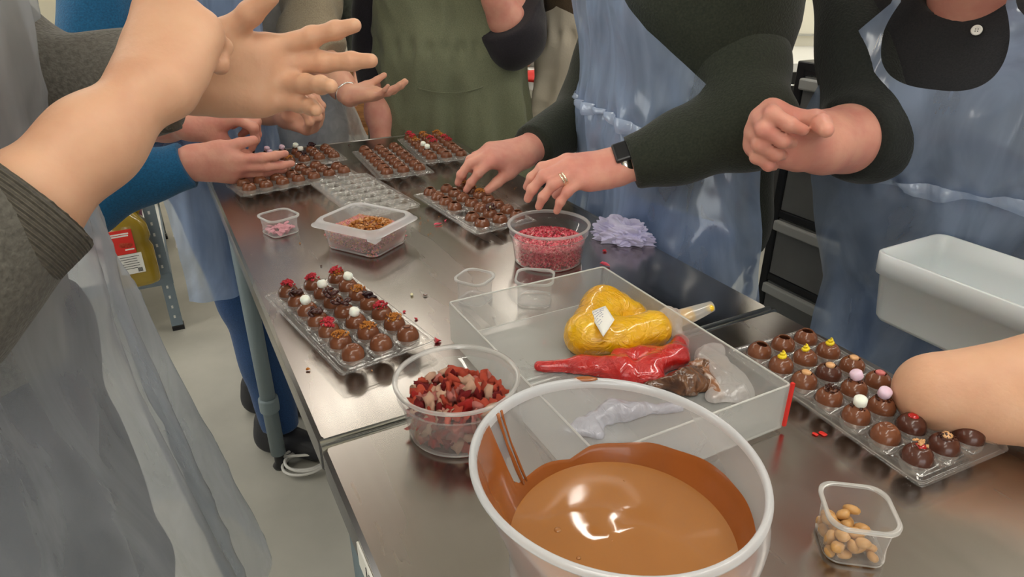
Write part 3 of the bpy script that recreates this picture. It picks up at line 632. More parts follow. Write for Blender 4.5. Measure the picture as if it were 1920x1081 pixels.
sdf_obj('bag_neck', [cone(tt(1240, 607, .028), tt(1262, 600, .030), .0150, .0110, .006), cone(tt(1262, 598, .032), tt(1256, 588, .040), .009, .010, .008), cone(tt(1260, 605, .028), tt(1279, 640, .020), .007, .0065, .008), cone(tt(1254, 588, .036), tt(1266, 583, .040), .004, .002, .008)], .0016, 'cling', yb, post=fl_post(crinkle(.0012, 220, 6)))
yo = np.array(yb.location); tipA, tipB, tipC = tt(1262, 600, .030), tt(1298, 588, .036), tt(1336, 573, .042)
MB().tube([tipA-yo, tipA*.5+tipB*.5-yo, tipB-yo], [.0105, .0100, .0090], 16).build('cream_in_nozzle', 'mango', yb)
MB().tube([tipA-yo, tipB-yo, (tipB+tipC)/2-yo, tipC*.97+tipB*.03-yo, tipC-yo], [.0112, .0098, .0082, .0066, .0045], 16).build('nozzle', 'clear_rim', yb)
link('cream_drop', blob_mesh('tipdrop', 'mango_tip', .0052, 2, .15, 3), yb, tt(1331, 576, .042)-yo)
lb = [tt(1104, 585, .050), tt(1135, 573, .0535), tt(1152, 599, .050), tt(1131, 631, .043)]; nn = 6
G = [[(lb[0]*(1-i/nn)+lb[1]*i/nn)*(1-j/nn)+(lb[3]*(1-i/nn)+lb[2]*i/nn)*j/nn+[0, 0, .0028*math.sin(math.pi*i/nn)*math.sin(math.pi*j/nn)]-yo for i in range(nn+1)] for j in range(nn+1)]
lo = MB().loops(G, False).build('paper_label', 'paper', yb); lo.modifiers.new('solid', 'SOLIDIFY').thickness = .0006
ik = MB(); rgl = np.random.default_rng(12)
for j in range(6):
    for i in range(9):
        s, t_ = .12+.085*i+rgl.uniform(-.01, .01), .12+.10*j
        if i > 8-j*.9 or rgl.random() < .15: continue
        p = (lb[0]*(1-s)+lb[1]*s)*(1-t_)+(lb[3]*(1-s)+lb[2]*s)*t_+[0, 0, .0028*math.sin(math.pi*s)*math.sin(math.pi*t_)+.0007]; e = nrm(lb[1]-lb[0]); q = nrm(lb[3]-lb[0])
        ik.tube([p-yo-e*.0006+q*rgl.uniform(-.0007, .0007), p-yo+q*rgl.uniform(-.0008, .0008), p-yo+e*.0007], .00030, 4)
ik.build('handwriting', 'ink', yb)
rb = tag(link('piping_bag', None, None, T(1160, 690, FL)), 'crumpled piping bag smeared with bright red sauce, below the yellow one', 'piping bag', 'piping bags in the frosted tray')
sdf_obj('crumpled_bag', [cone(tt(1012, 687, .009), tt(1090, 684, .012), .0062, .0100, .006), cone(tt(1090, 684, .012), tt(1165, 690, .014), .0100, .0150, .008), cone(tt(1165, 672, .014), tt(1225, 668, .014), .013, .014, .008), cone(tt(1150, 702, .010), tt(1225, 706, .010), .009, .013, .008), cone(tt(1215, 690, .014), tt(1265, 664, .018), .014, .0155, .008), cone(tt(1268, 664, .018), tt(1276, 640, .020), .014, .010, .008)], .0018, 'redbag', rb, post=fl_post(crinkle(.0019, 75, 15)))
bb_ = tag(link('piping_bag', None, None, T(1300, 715, FL)), 'empty piping bag smeared with dark chocolate, lying right of the red one', 'piping bag', 'piping bags in the frosted tray')
sdf_obj('smeared_end', [cone(tt(1215, 722, .008), tt(1285, 716, .014), .006, .014, .008), cone(tt(1285, 716, .013), tt(1318, 690, .014), .013, .011, .008), cone(tt(1290, 728, .010), tt(1330, 722, .010), .010, .007, .008)], .0017, 'brownbag', bb_, post=fl_post(crinkle(.0030, 170, 21)))
mat('brownsmear', (.30, .13, .06), rough=.25, coat=.4, col2=(.66, .55, .48), scale=55, bump=.003, bscale=60, dist=1.4, lo=.42, hi=.58)
sdf_obj('smeared_film', [cone(tt(1310, 690, .013), tt(1350, 690, .012), .011, .012, .008), cone(tt(1318, 705, .010), tt(1345, 740, .008), .010, .008, .008)], .0018, 'brownsmear', bb_, post=fl_post(crinkle(.0030, 150, 22)))
sdf_obj('clear_film', [cone(tt(1325, 675, .014), tt(1400, 730, .008), .011, .008, .01), cone(tt(1340, 745, .008), tt(1405, 740, .006), .009, .006, .01), cone(tt(1345, 700, .010), tt(1380, 735, .007), .013, .011, .02), cone(tt(1330, 668, .013), tt(1345, 655, .013), .012, .009, .02)], .002, 'cling', bb_, post=fl_post(crinkle(.0032, 110, 23)))
cb = tag(link('piping_bag', None, None, T(1150, 790, FL)), 'empty clear piping bag, seen grey through the wall of the mixing bowl', 'piping bag', 'piping bags in the frosted tray')
mat('greyfilm', (.42, .42, .48), rough=.2, spec=.6, coat=.5, bump=.004, bscale=60, dist=1.3, col2=(.30, .30, .36), scale=30)
sdf_obj('film', [cone(tt(1090, 800, .006), tt(1150, 775, .008), .010, .012, .01), cone(tt(1150, 775, .008), tt(1270, 765, .006), .013, .006, .01), cone(tt(1060, 810, .005), tt(1120, 815, .005), .006, .008, .01)], .002, 'greyfilm', cb, post=lambda P, d, c=crinkle(.003, 120, 31): np.maximum(np.maximum(d+c(P), FL-P[:, 2]), P[:, 2]-FL-.017))
# ---------------- crumpled tissue, crumbs, pearls ----------------
import bmesh
bm = bmesh.new(); bmesh.ops.create_icosphere(bm, subdivisions=6, radius=1)
f1, f2, f3 = folds(1, 3.1, 41), folds(1, 6.5, 42), folds(1, 13, 43)
P = np.array([v.co for v in bm.verts]); dsp = 1-.26*(np.abs(f1(P))-.5)-.30*(np.abs(f2(P))-.5)+.16*(np.abs(f3(P))-.5); Pn = P*dsp[:, None]
Pn = Pn*[.047, .0245, .025]; Pn[:, 2] = np.maximum(Pn[:, 2]+.013, 0)
for v, q in zip(bm.verts, Pn): v.co = Vector(q)
me = bpy.data.meshes.new('tissue'); bm.to_mesh(me); bm.free(); me.materials.append(MATS['tissue_m'])
tp = T(1166, 452, TZ+.0006); tag(link('crumpled_tissue', me, None, tp, -.35), 'crumpled lilac paper tissue beside the tub of pink crumbs', 'tissue')
bits = [blob_mesh('bit', 'rasp', .0028, 1, .6, 3, (1, .8, .5)), blob_mesh('bit', 'gold', .0018, 1, .5, 4, (1, .8, .5)), blob_mesh('bit', 'choc_dark', .002, 1, .5, 5, (1, .8, .5)), blob_mesh('bit', 'pinkbit', .0030, 1, .7, 6, (1.4, .5, .4))]
def bit(x, y, k, lab, cat='crumb', s=1., grp='crumbs on the steel table'):
    o = link('crumb', bits[k], None, T(x, y, TZ+.0016*s), rg.uniform(0, 6), None, s); tag(o, lab, cat, grp)
for x, y, k, s, lab in ((820, 637, 0, 1.9, 'largest raspberry crumb on the steel, above the round strawberry tub'), (757, 583, 0, 1, 'small raspberry crumb right of the decorated tray'), (781, 596, 0, 1.1, 'raspberry crumb between decorated tray and frosted tray'),
     (798, 551, 2, 1.6, 'dark brown crumb beside the loose cream pearl'), (577, 690, 1, 1.6, 'golden crumb near the left table edge'), (822, 418, 3, 1.6, 'pink crumb below the middle tray'), (835, 412, 3, 1.0, 'small pink crumb beside the middle tray'),
     (1134, 469, 0, 1.4, 'red crumb in front of the lilac tissue'), (1137, 494, 3, 2.2, 'red flake between lilac tissue and frosted tray'), (602, 497, 2, 1, 'tiny dark crumb left of the storage box'), (1022, 642, 0, 1.3, 'red crumb in the frosted tray'),
     (655, 253+18, 2, 1.6, 'dark crumb at the far edge of the table'), (638, 376, 2, 1.8, 'dark crumb in front of the empty trays'), (562, 455, 1, 1.0, 'tiny golden crumb by the pink flakes')):
    bit(x, y, k, lab, s=s)
for i in range(46):
    x, y = [(rg.uniform(780, 830), rg.uniform(405, 440)), (rg.uniform(900, 1010), rg.uniform(320, 385)), (rg.uniform(640, 700), rg.uniform(560, 700))][i % 3]
    bit(x, y, 1, 'tiny golden speck scattered on the steel table', 'crumb', rg.uniform(.4, .8), 'golden specks on the steel table')
for x, y, lab in ((772, 551, 'single cream pearl loose on the steel, right of the decorated tray'),):
    o = link('loose_pearl', m_pearl, None, T(x, y, TZ+.0022), 0, None, 1.05); tag(o, lab, 'sweet')
# ---------------- people ----------------
mat('skin', (.71, .39, .26), rough=.48, spec=.35, sss=.25, col2=(.66, .33, .235), scale=26, detail=4, bump=.0005, bscale=150)
mat('skin_pale', (.70, .41, .26), rough=.46, spec=.35, sss=.25, col2=(.64, .35, .22), scale=22, detail=4, bump=.0004, bscale=160)
mat('skin_rosy', (.73, .36, .265), rough=.46, spec=.4, sss=.25, col2=(.66, .27, .21), scale=30, detail=4, bump=.0005, bscale=150)
mat('nail', (.80, .50, .42), rough=.3, coat=.2)
mat('hair_brown', (.06, .03, .015), rough=.55, bump=.004, bscale=60)
mat('hair_grey', (.25, .23, .21), rough=.55, bump=.004, bscale=60)
mat('lip', (.60, .22, .19), rough=.4); mat('eye', (.05, .04, .03), rough=.1)
def cloth(name, c, c2, b=.0012, sc=320): return mat(name, c, rough=.9, col2=c2, scale=sc, detail=2, bump=b, bscale=sc, sheen=.12, lo=.3, hi=.7)
cloth('olive_knit', (.022, .027, .015), (.011, .014, .008)); cloth('dark_sleeve', (.014, .018, .014), (.007, .009, .008)); cloth('grey_knit', (.125, .115, .095), (.075, .068, .056), .0016, 240)
cloth('blue_fleece', (.006, .115, .26), (.004, .070, .17)); cloth('beige_knit', (.33, .27, .18), (.24, .19, .125)); cloth('black_cloth', (.018, .014, .019), (.010, .008, .012), .0006)
cloth('black_polo', (.012, .012, .014), (.020, .020, .022), .0005, 500); cloth('green_apron', (.195, .205, .125), (.140, .150, .088), .0005, 420)
cloth('jeans', (.020, .070, .20), (.012, .042, .12), .0006, 380); cloth('dark_trousers', (.035, .04, .055), (.025, .028, .04), .0006, 300); cloth('brown_knit', (.10, .065, .035), (.07, .045, .025)); cloth('dark_coat', (.06, .065, .05), (.03, .033, .026), .001, 60)
mat('shoe_m', (.02, .02, .024), rough=.6, bump=.0006, bscale=150); mat('tan_cloth', (.62, .55, .44), rough=.85, bump=.0006, bscale=200)
# ribbed cuff: circumferential ribs
m = mat('rib_knit', (.115, .098, .072), rough=.9, sheen=.1, col2=(.080, .068, .050), scale=260)
nt = m.node_tree; at = nt.nodes.new('ShaderNodeAttribute'); at.attribute_name = 'axial'
mt = nt.nodes.new('ShaderNodeMath'); mt.operation = 'MULTIPLY'; mt.inputs[1].default_value = 6.283/.0042; sn = nt.nodes.new('ShaderNodeMath'); sn.operation = 'SINE'
bp = nt.nodes.new('ShaderNodeBump'); bp.inputs['Distance'].default_value = .0016; bp.inputs['Strength'].default_value = 1
nt.links.new(at.outputs['Fac'], mt.inputs[0]); nt.links.new(mt.outputs[0], sn.inputs[0]); nt.links.new(sn.outputs[0], bp.inputs['Height']); nt.links.new(bp.outputs[0], nt.nodes['Principled BSDF'].inputs['Normal'])
film('apron_blue', (.90, .95, 1), cover=.30, edge=.66, rough=.16, gloss=.06, diff=(.50, .64, .92), bump=.004, bscale=7, dist=1.8, cover2=.52, trl=.35, stretch=(1.3, 1.3, .35))
film('apron_fold', (.92, .96, 1), cover=.55, edge=.8, rough=.10, gloss=.10, diff=(.62, .74, .95), bump=.004, bscale=40, trl=.3)
film('apron_clear', (.93, .96, 1), cover=.19, edge=.60, rough=.17, gloss=.035, diff=(.66, .68, .72), bump=.004, bscale=6, dist=1.8, cover2=.36, trl=.35, stretch=(1.2, 1.2, .45))
film('apron_white', (.96, .97, 1), cover=.5, edge=.7, rough=.2, gloss=.03, diff=(.80, .80, .80), bump=.005, bscale=22, dist=1.4, cover2=.62)
def smooth_all(vs): return vs
# ---- hands ----
def hand(wr, dr, th, right, curls, splay=(10, 2, -5, -13), thumb=(38, 18, 12, 12), s=1., fat=1.):
    """finger bones from the wrist; curls: 4 x (mcp, pip, dip) degrees; thumb: (spread, opposition, mcp, ip)"""
    X = nrm(dr); Y = nrm(np.array(th, float)-(np.array(th, float)@X)*X); Z = np.cross(X, Y)*(1 if right else -1)
    def P(q): return wr+s*(q[0]*X+q[1]*Y+q[2]*Z)
    pr = []; tips = []
    base = [(.091, .027, .000), (.094, .0085, .003), (.088, -.010, .0015), (.079, -.027, -.003)]
    ln = [(.043, .026, .021), (.048, .030, .022), (.044, .028, .021), (.035, .021, .019)]
    rd = [(.0098, .0090, .0082, .0068), (.0100, .0092, .0083, .0069), (.0096, .0087, .0079, .0066), (.0086, .0077, .0070, .0059)]
    f = fat*s
    pr.append(cone(P((.0, .012, 0)), P((.0, -.012, 0)), .0205*f, .0195*f, .02*s))
    for i in range(4):
        b = np.array(base[i]); pr.append(cone(P((.010, b[1]*.55, -.002)), P(b-[.006, 0, .003]), .0160*f, .0118*f, .022*s if i else .02*s))
        pr.append(cone(P((.030, b[1]*.8, -.008)), P(b-[.016, 0, .009]), .0125*f, .0095*f, .02*s))
    for i in range(4):
        p = np.array(base[i]); a = 0; sp = math.radians(splay[i]); r = rd[i]
        for j in range(3):
            a += math.radians(curls[i][j]); d = np.array([math.cos(a)*math.cos(sp), math.sin(sp)*(math.cos(a) if a < 1.2 else .36), -math.sin(a)]); d /= np.linalg.norm(d)
            q = p+d*ln[i][j]; pr.append(cone(P(p), P(q), r[j]*f*(1.02 if j else 1.0), r[j+1]*f, .0105*s if j == 0 else .0032*s))
            if j < 2: pr.append(cone(P(q), P(q+[0, 0, .0001]), r[j+1]*f*1.07, r[j+1]*f*1.07, .005*s))
            if j == 2:
                nz = np.array([math.cos(sp)*math.sin(a), 0, math.cos(a)]); tips.append((P(q-d*.004+nz*r[3]*.70), d, nz, r[3]*f, (X, Y, Z)))
            p = q
    sp, op, c1, c2 = [math.radians(t) for t in thumb]; p = np.array([.018, .017, -.008]); a = sp; l3 = (.044, .034, .028); r3 = (.0165, .0122, .0112, .0088)
    ang = [sp, sp-c1*.7, sp-c1*.7-c2*.8]; opp = [op, op+c1*.5, op+c1*.5+c2*.5]
    for j in range(3):
        d = np.array([math.cos(ang[j])*math.cos(opp[j]), math.sin(ang[j])*math.cos(opp[j]), -math.sin(opp[j])]); q = p+d*l3[j]
        pr.append(cone(P(p), P(q), r3[j]*f, r3[j+1]*f, .018*s if j == 0 else .004*s)); p = q
    pr.append(cone(P((.045, .020, -.010)), P(np.array([.018, .017, -.008])+.036*np.array([math.cos(sp), math.sin(sp), -math.sin(op)])), .012*f, .0115*f, .022*s))
    tips.append((P(p-d*.005+np.array([0, 0, 1])*r3[3]*.6), d, np.array([0, 0, 1.]), r3[3]*f, (X, Y, Z)))
    return pr, tips
def forearm(el, wr, r0=.045, r1=.0255, th=None):
    el, wr = np.array(el, float), np.array(wr, float); m1 = el+(wr-el)*.33; m2 = el+(wr-el)*.72
    return [cone(el, m1, r0*.95, r0, .03), cone(m1, m2, r0, r1*1.22, .03), cone(m2, wr, r1*1.22, r1*.92, .025)]
def mesh_child(name, vf, m, par, attr=None, smooth=True):
    o3 = np.array(par.location); me = new_mesh(name, vf[0]-o3, vf[1], m, smooth)
    if attr is not None: a = me.attributes.new('axial', 'FLOAT', 'POINT'); a.data.foreach_set('value', attr.astype(np.float32))
    return link(name, me, par)
def sleeve(par, pts, rads, m, h=.006, fa=.0035, ff=38, seed=1, cut=True, name='sleeve', cuff=None, k=.03):
    pts = [np.array(p, float) for p in pts]; pr = [cone(pts[i], pts[i+1], rads[i], rads[i+1], k) for i in range(len(pts)-1)]
    dirn = nrm(pts[-1]-pts[-2]); f = folds(fa, ff, seed)
    ins = [cone(pts[-2], pts[-1]+dirn*.1, rads[-2]-.008, rads[-1]-.006, .01)]
    def post(P, d):
        d = d+f(P)-fa*.6; t = (P-pts[-1])@dirn
        if cut: d = np.maximum(d, t)
        return d
    v, fc = sdf_mesh(pr, h, post, pad=.012)
    o = mesh_child(name, (v, fc), m, par, (v-pts[-1])@dirn)
    if cuff:
        cm, cl, cr = cuff; c0 = pts[-1]-dirn*cl; pr2 = [cone(c0, pts[-1]+dirn*.03, rads[-1]+cr, rads[-1]+cr-.001, .01)]
        v, fc = sdf_mesh(pr2, min(h, .005), lambda P, d: np.maximum(np.maximum(d, (P-pts[-1]-dirn*.001)@dirn), -(P-c0)@dirn), pad=.01)
        mesh_child('cuff', (v, fc), cm, par, (v-pts[-1])@dirn)
    return o
class Person:
    def __init__(s, label, c, F, skin='skin', lean=0., H=1., bulk=1., hair='hair_brown', feet=None, headtilt=25, longhair=False, headoff=(0, 0), side=0.):
        s.side = side
        s.c = np.array([c[0], c[1], 0.]); s.F = nrm([F[0], F[1], 0]); s.R = np.array([s.F[1], -s.F[0], 0]); s.lean = lean; s.H = H; s.b = bulk; s.skin = skin; s.fine = []; s.tips = []
        s.o = link('person', None, None, s.c); tag(s.o, label, 'person', 'people around the work table'); s.hair = hair; s.feet = feet or [(-.10, .02), (.10, -.02)]; s.ht = headtilt; s.lh = longhair; s.ho = headoff
    def L(s, x, y, z): return s.c+s.R*(x+max(0, z-.95)*s.side)+s.F*(y+max(0, z-.95)*s.lean)+Zv*z*s.H
    def torso(s, g=0.):
        b = s.b; L = s.L; o = []
        for q in (-1, 1):
            o += [cone(L(q*.075*b, -.015, .90), L(q*.062*b, 0, 1.08), .112*b+g, .100*b+g, .07), cone(L(q*.062*b, 0, 1.08), L(q*.075*b, 0, 1.28), .100*b+g, .108*b+g, .07), cone(L(q*.075*b, 0, 1.28), L(q*.13*b, -.01, 1.40), .108*b+g, .062*b+g, .07)]
        o.append(cone(L(-.13*b, -.01, 1.405), L(.13*b, -.01, 1.405), .058+g, .058+g, .05)); return o
    def legs(s, g=0.):
        o = []
        for q, (fx, fy) in zip((-1, 1), s.feet):
            hp = s.L(q*.085*s.b, 0, .90); an = s.L(fx, fy, .09); kn = (hp+an)/2+s.F*.03
            o += [cone(hp, kn, .090*s.b+g, .062+g, .03), cone(kn, an, .060+g, .045+g, .03)]
        return o
    def arm(s, side, el, wr, hand_args, sh=None, fine_up=False, r0=.045, r1=.0255):
        q = 1 if side == 'R' else -1; sh = np.array(sh if sh is not None else s.L(q*.175*s.b, -.01, 1.385)); el = np.array(el, float); wr = np.array(wr, float)
        pr = forearm(el, wr, r0, r1)
        if fine_up: pr = [cone(sh, el, .037, .0295, .03)]+pr
        if hand_args is not None:
            ha = dict(hand_args); d = ha.pop('dr'); t = ha.pop('th'); hp, tp = hand(wr, d, t, side == 'R', **ha); pr += hp; s.tips += [(t_, side) for t_ in tp]
        s.fine.append((pr, [] if fine_up else [cone(sh, el, .050, .042, .03)])); return sh, el, wr
    def body(s, h=.0026):
        L = s.L; hd = L(s.ho[0], .02+s.ho[1], 1.60); fw = nrm(s.F*math.cos(math.radians(s.ht))-Zv*math.sin(math.radians(s.ht))); up = nrm(np.cross(s.R, fw)); rt = s.R
        def Hd(x, y, z): return hd+rt*x+fw*y+up*z
        s.Hd = Hd; nk = L(0, -.01, 1.42)
        head = [cone(Hd(0, -.02, .045), Hd(0, .012, .035), .082, .076, .03), cone(Hd(0, .035, .01), Hd(0, .052, -.075), .062, .030, .05), cone(Hd(-.035, 0, -.03), Hd(.035, 0, -.03), .05, .05, .03), cone(nk, Hd(0, -.02, -.04), .058, .055, .03),
                cone(Hd(0, .088, .012), Hd(0, .106, -.022), .008, .0125, .012), cone(Hd(-.012, .094, -.024), Hd(.012, .094, -.024), .0085, .0085, .008), cone(Hd(-.03, .078, .030), Hd(.03, .078, .030), .012, .012, .015),
                cone(Hd(-.078, -.005, .02), Hd(-.080, -.008, -.02), .010, .007, .008), cone(Hd(.078, -.005, .02), Hd(.080, -.008, -.02), .010, .007, .008), cone(Hd(0, .073, -.083), Hd(0, .076, -.085), .016, .016, .02)]
        coarse = s.torso(-.010)+s.legs(-.012)+[q for f in s.fine for q in f[1]]
        parts = [sdf_mesh(head, .005, lambda P, d: np.maximum(d, -(np.linalg.norm(P-Hd(-.030, .092, .008), axis=1)-.012)) if False else d), sdf_mesh(coarse, .014)]
        for pr, _ in s.fine: parts.append(sdf_mesh(pr, h))
        v, f = join_vf(parts); me = new_mesh('person_body', v-s.c, f, s.skin); s.o.data = me if False else None
        # the thing itself is the body mesh
        o2 = bpy.data.objects.new('person', me); C.objects.link(o2); o2.location = s.o.location
        for k in ('label', 'category', 'group'): o2[k] = s.o[k]
        for chd in list(s.o.children): chd.parent = o2
        bpy.data.objects.remove(s.o); s.o = o2
        for q in (-1, 1):
            link('eye', blob_mesh('eye', 'eye', .0105, 2, 0), s.o, Hd(q*.030, .0865, .010)-s.c)
        b = MB().tube([Hd(x, .092-x*x*18, -.050-abs(x)*.08)-s.c for x in np.linspace(-.024, .024, 9)], [.001, .003, .0042, .0046, .0048, .0046, .0042, .003, .001], 8); b.build('mouth', 'lip', s.o)
        hp = [cone(Hd(0, -.028, .055), Hd(0, .006, .052), .091, .080, .03)]+([cone(Hd(0, -.06, .0), Hd(0, -.075, -.16), .070, .05, .05)] if s.lh else [cone(Hd(0, -.05, .0), Hd(0, -.05, -.04), .068, .05, .03)])
        fh = folds(.003, 90, 3)
        mesh_child('hair', sdf_mesh(hp, .007, lambda P, d: np.maximum(d+fh(P), np.minimum((P-Hd(0, .056, .088))@fw*.8-(P-Hd(0, 0, .088))@up*.9, (P-Hd(0, .005, 0))@fw))), s.hair, s.o)
        for (c, d, n, r, (X, Y, Z)), side in s.tips:
            M = np.stack([X, Y, Z], 1); dx = M@d; nz = M@nrm(n); nz = nrm(nz-(nz@dx)*dx); ny = np.cross(nz, dx)
            mt_ = Matrix(np.stack([dx, ny, nz], 1).tolist()).to_4x4(); mt_.translation = Vector(c-s.c)
            nb = link('fingernail', NAIL, s.o); nb.matrix_local = mt_@Matrix.Diagonal((r/.0068*1., r/.0068*1., r/.0068, 1))
        return s
    def trousers(s, m='jeans', shoe='shoe_m', h=.010, top=.96):
        f = folds(.005, 28, 5)
        an = [s.L(fx, fy, .07) for fx, fy in s.feet]; pr = s.legs(.008)+[cone(s.L(-.075*s.b, -.01, .90), s.L(.075*s.b, -.01, .90), .115*s.b, .115*s.b, .05)]
        mesh_child('trousers', sdf_mesh(pr, h, lambda P, d: np.maximum(np.maximum(d+f(P), .085-P[:, 2]), P[:, 2]-top*s.H)), m, s.o)
        for fx, fy in s.feet:
            a = s.L(fx, fy-.03, .045); b = s.L(fx*1.15, fy+.13, .035)
            mesh_child('shoe', sdf_mesh([cone(a, b, .047, .036, .03), cone(a, a+Zv*.05, .045, .045, .03)], .007, lambda P, d: np.maximum(d, .001-P[:, 2])), shoe, s.o)
    def top(s, m, h=.009, fa=.004, ff=22, name='sweater', zlo=.86, g=.008, seed=3):
        f = folds(fa, ff, seed, (1, 1, .5)); nk = s.L(0, .03, 1.49)
        mesh_child(name, sdf_mesh(s.torso(g), h, lambda P, d: np.maximum(np.maximum(d+f(P), zlo*s.H-P[:, 2]), .062-np.linalg.norm(P-nk, axis=1))), m, s.o)
    def apron(s, m, zb=.55, zw=1.10, zn=1.30, zs=1.47, th=((-105, 105), (-100, 100), (-36, 36)), off=.014, flare=.25, pleat=.010, seed=1, thick=None, name='apron', nu=110, nv=140, dz=0., skirt_sh=0., crink=.0085, npow=2.6, tie=None, zc=.05):
        """th: half angles (right negative) at hem, waist and bib top; the bib has a U neck with two straps"""
        pr = s.torso(.010); zz = np.linspace(0, 1, nv); us = np.linspace(0, 1, nu); rr = np.linspace(.02, .42, 60)
        rgp = np.random.default_rng(seed); ph = rgp.uniform(0, 6, 4); fo = folds(1, 30, seed+9, (1, 1, .3)); fo2 = folds(1, 75, seed+19, (1, 1, .5))
        verts = np.zeros((nv, nu, 3)); rcache = []
        for a, u in enumerate(us):
            ztop = zn+(zs-zn)*abs(2*u-1)**npow
            z = zb+(ztop-zb)*zz
            lo = np.interp(z, [zb, zw, zn, zs], [th[0][0], th[1][0], th[2][0], th[2][0]*.8]); hi = np.interp(z, [zb, zw, zn, zs], [th[0][1], th[1][1], th[2][1], th[2][1]*.8])
            ang = np.radians(lo+(hi-lo)*u); zq = np.clip(z, .93, 1.44)
            dirs = s.F[None]*np.cos(ang)[:, None]+s.R[None]*np.sin(ang)[:, None]
            org = np.array([s.L(0, 0, q) for q in zq])
            PP = org[:, None, :]+dirs[:, None, :]*rr[None, :, None]; d = ev(pr, PP.reshape(-1, 3)).reshape(nv, 60)
            ins = d < 0; ix = np.where(ins.any(1), 59-np.argmax(ins[:, ::-1], 1), 5); r0 = rr[ix]; ix2 = np.minimum(ix+1, 59); dd = d[np.arange(nv), ix]; de = d[np.arange(nv), ix2]; r0 = r0+(rr[1]-rr[0])*np.where(ins.any(1), dd/(dd-de-1e-9), 0)
            below = np.clip(zw-z, 0, 1); r = r0+off+below*flare*(.35+.65*np.abs(np.sin(ang)))+pleat*np.clip(below*4, 0, 1)*(np.sin(9*ang+ph[0])+.6*np.sin(15*ang+ph[1]+z*4))
            r = r+.007*np.exp(-((z-zw)/.025)**2)*np.sin(23*ang+ph[2])-.004*np.exp(-((z-zw)/.02)**2)
            oz = np.array([s.L(0, 0, 0)+s.F*max(0, q-.95)*s.lean+s.R*max(0, q-.95)*s.side for q in z]); q3 = oz+dirs*r[:, None]; q3[:, 2] = z*s.H
            q3 += s.F[None]*skirt_sh*below[:, None]
            verts[:, a] = q3
        Vv = verts.reshape(-1, 3); nn = s.F[None]; w_ = crink*np.maximum(1.1-np.abs(fo(Vv))+.4-.4*np.abs(fo2(Vv)), .05); Vv = Vv+(Vv-(s.c+Zv*1.0))*[1, 1, 0]/np.linalg.norm((Vv-s.c)*[1, 1, 0], axis=1)[:, None]*w_[:, None]
        i = np.arange((nv-1)*nu).reshape(nv-1, nu)[:, :-1].ravel(); fs = np.stack([i, i+1, i+nu+1, i+nu], 1)
        o = mesh_child(name, (Vv, fs), m, s.o)
        if thick: md = o.modifiers.new('solid', 'SOLIDIFY'); md.thickness = thick
        if tie:
            rows = []; rt_ = np.random.default_rng(seed+50); wv = rt_.uniform(-1, 1, (nu, 3)); jz = int(np.argmin(np.abs(verts[:, nu//2, 2]-zw*s.H)))
            for dz_, of_ in ((.012, .003), (.007, .0065), (.0, .008), (-.007, .0065), (-.012, .003)):
                r_ = []
                for a in range(nu):
                    j = int(np.argmin(np.abs(Vv.reshape(nv, nu, 3)[:, a, 2]-(zw*s.H+dz_)))); q = Vv.reshape(nv, nu, 3)[j, a]; dn = nrm((q-s.c)*[1, 1, 0]); r_.append(q+dn*(of_+.0012*math.sin(a*.7+dz_*200)+.0009*math.sin(a*1.9))-s.c+Zv*(zw*s.H+dz_*(.7+.3*math.sin(a*.23))+.003*math.sin(a*.17)-q[2]))
                rows.append(r_)
            MB().loops(rows, False).build('waist_fold', tie, s.o)
        return o
NAIL = blob_mesh('fingernail', 'nail', 1, 2, 0, 1, (.0058, .0045, .0012))
REL = [(18, 22, 12), (20, 26, 14), (24, 30, 16), (28, 32, 18)]
FIST = [(78, 95, 55), (82, 98, 55), (84, 98, 55), (84, 95, 50)]
PINCH = [(48, 58, 30), (50, 62, 32), (62, 80, 40), (66, 80, 40)]
# --- person 1: near left, grey knit, clear apron ---
p1 = Person('person at the near left in grey knit and clear apron, forearms raised', (-.590, .63), U, 'skin_pale', bulk=.96, lean=-.04, headtilt=20)
shR, elR, wrR = p1.arm('R', W(-150, 560, .47), W(284, 168, .56), dict(dr=W(318, 66, .58)-W(284, 168, .56), th=(-.75, .3, .35), curls=FIST, thumb=(42, 45, 30, 30), s=.95, fat=1.05), sh=W(-420, 40, .42), fine_up=False, r0=.037, r1=.0255)
shL, elL, wrL = p1.arm('L', W(70, 190, .74), W(360, 146, .73), dict(dr=W(600, 134, .73)-W(360, 146, .73), th=(-.12, 0, 1), curls=[(2, 4, 3), (6, 6, 4), (34, 10, 6), (20, 24, 16)], splay=(11, 1, 3, -4), thumb=(36, 8, 4, 2), s=1.03, fat=1.05), r0=.045, r1=.029)
p1.body(.0022)
sleeve(p1.o, [shR, elR, elR+(wrR-elR)*.44], [.066, .060, .049], 'grey_knit', .006, .004, 40, 1, cuff=('rib_knit', .085, .005))
sleeve(p1.o, [shL, elL, elL+(wrL-elL)*.80], [.070, .064, .052], 'grey_knit', .005, .004, 45, 2, cuff=('rib_knit', .05, .001))
p1.top('grey_knit', seed=4); p1.trousers('dark_trousers')
p1.apron('apron_clear', zb=.35, zw=1.10, zn=1.32, th=((-100, 100), (-95, 95), (-40, 40)), off=.02, flare=.26, pleat=.012, seed=3)
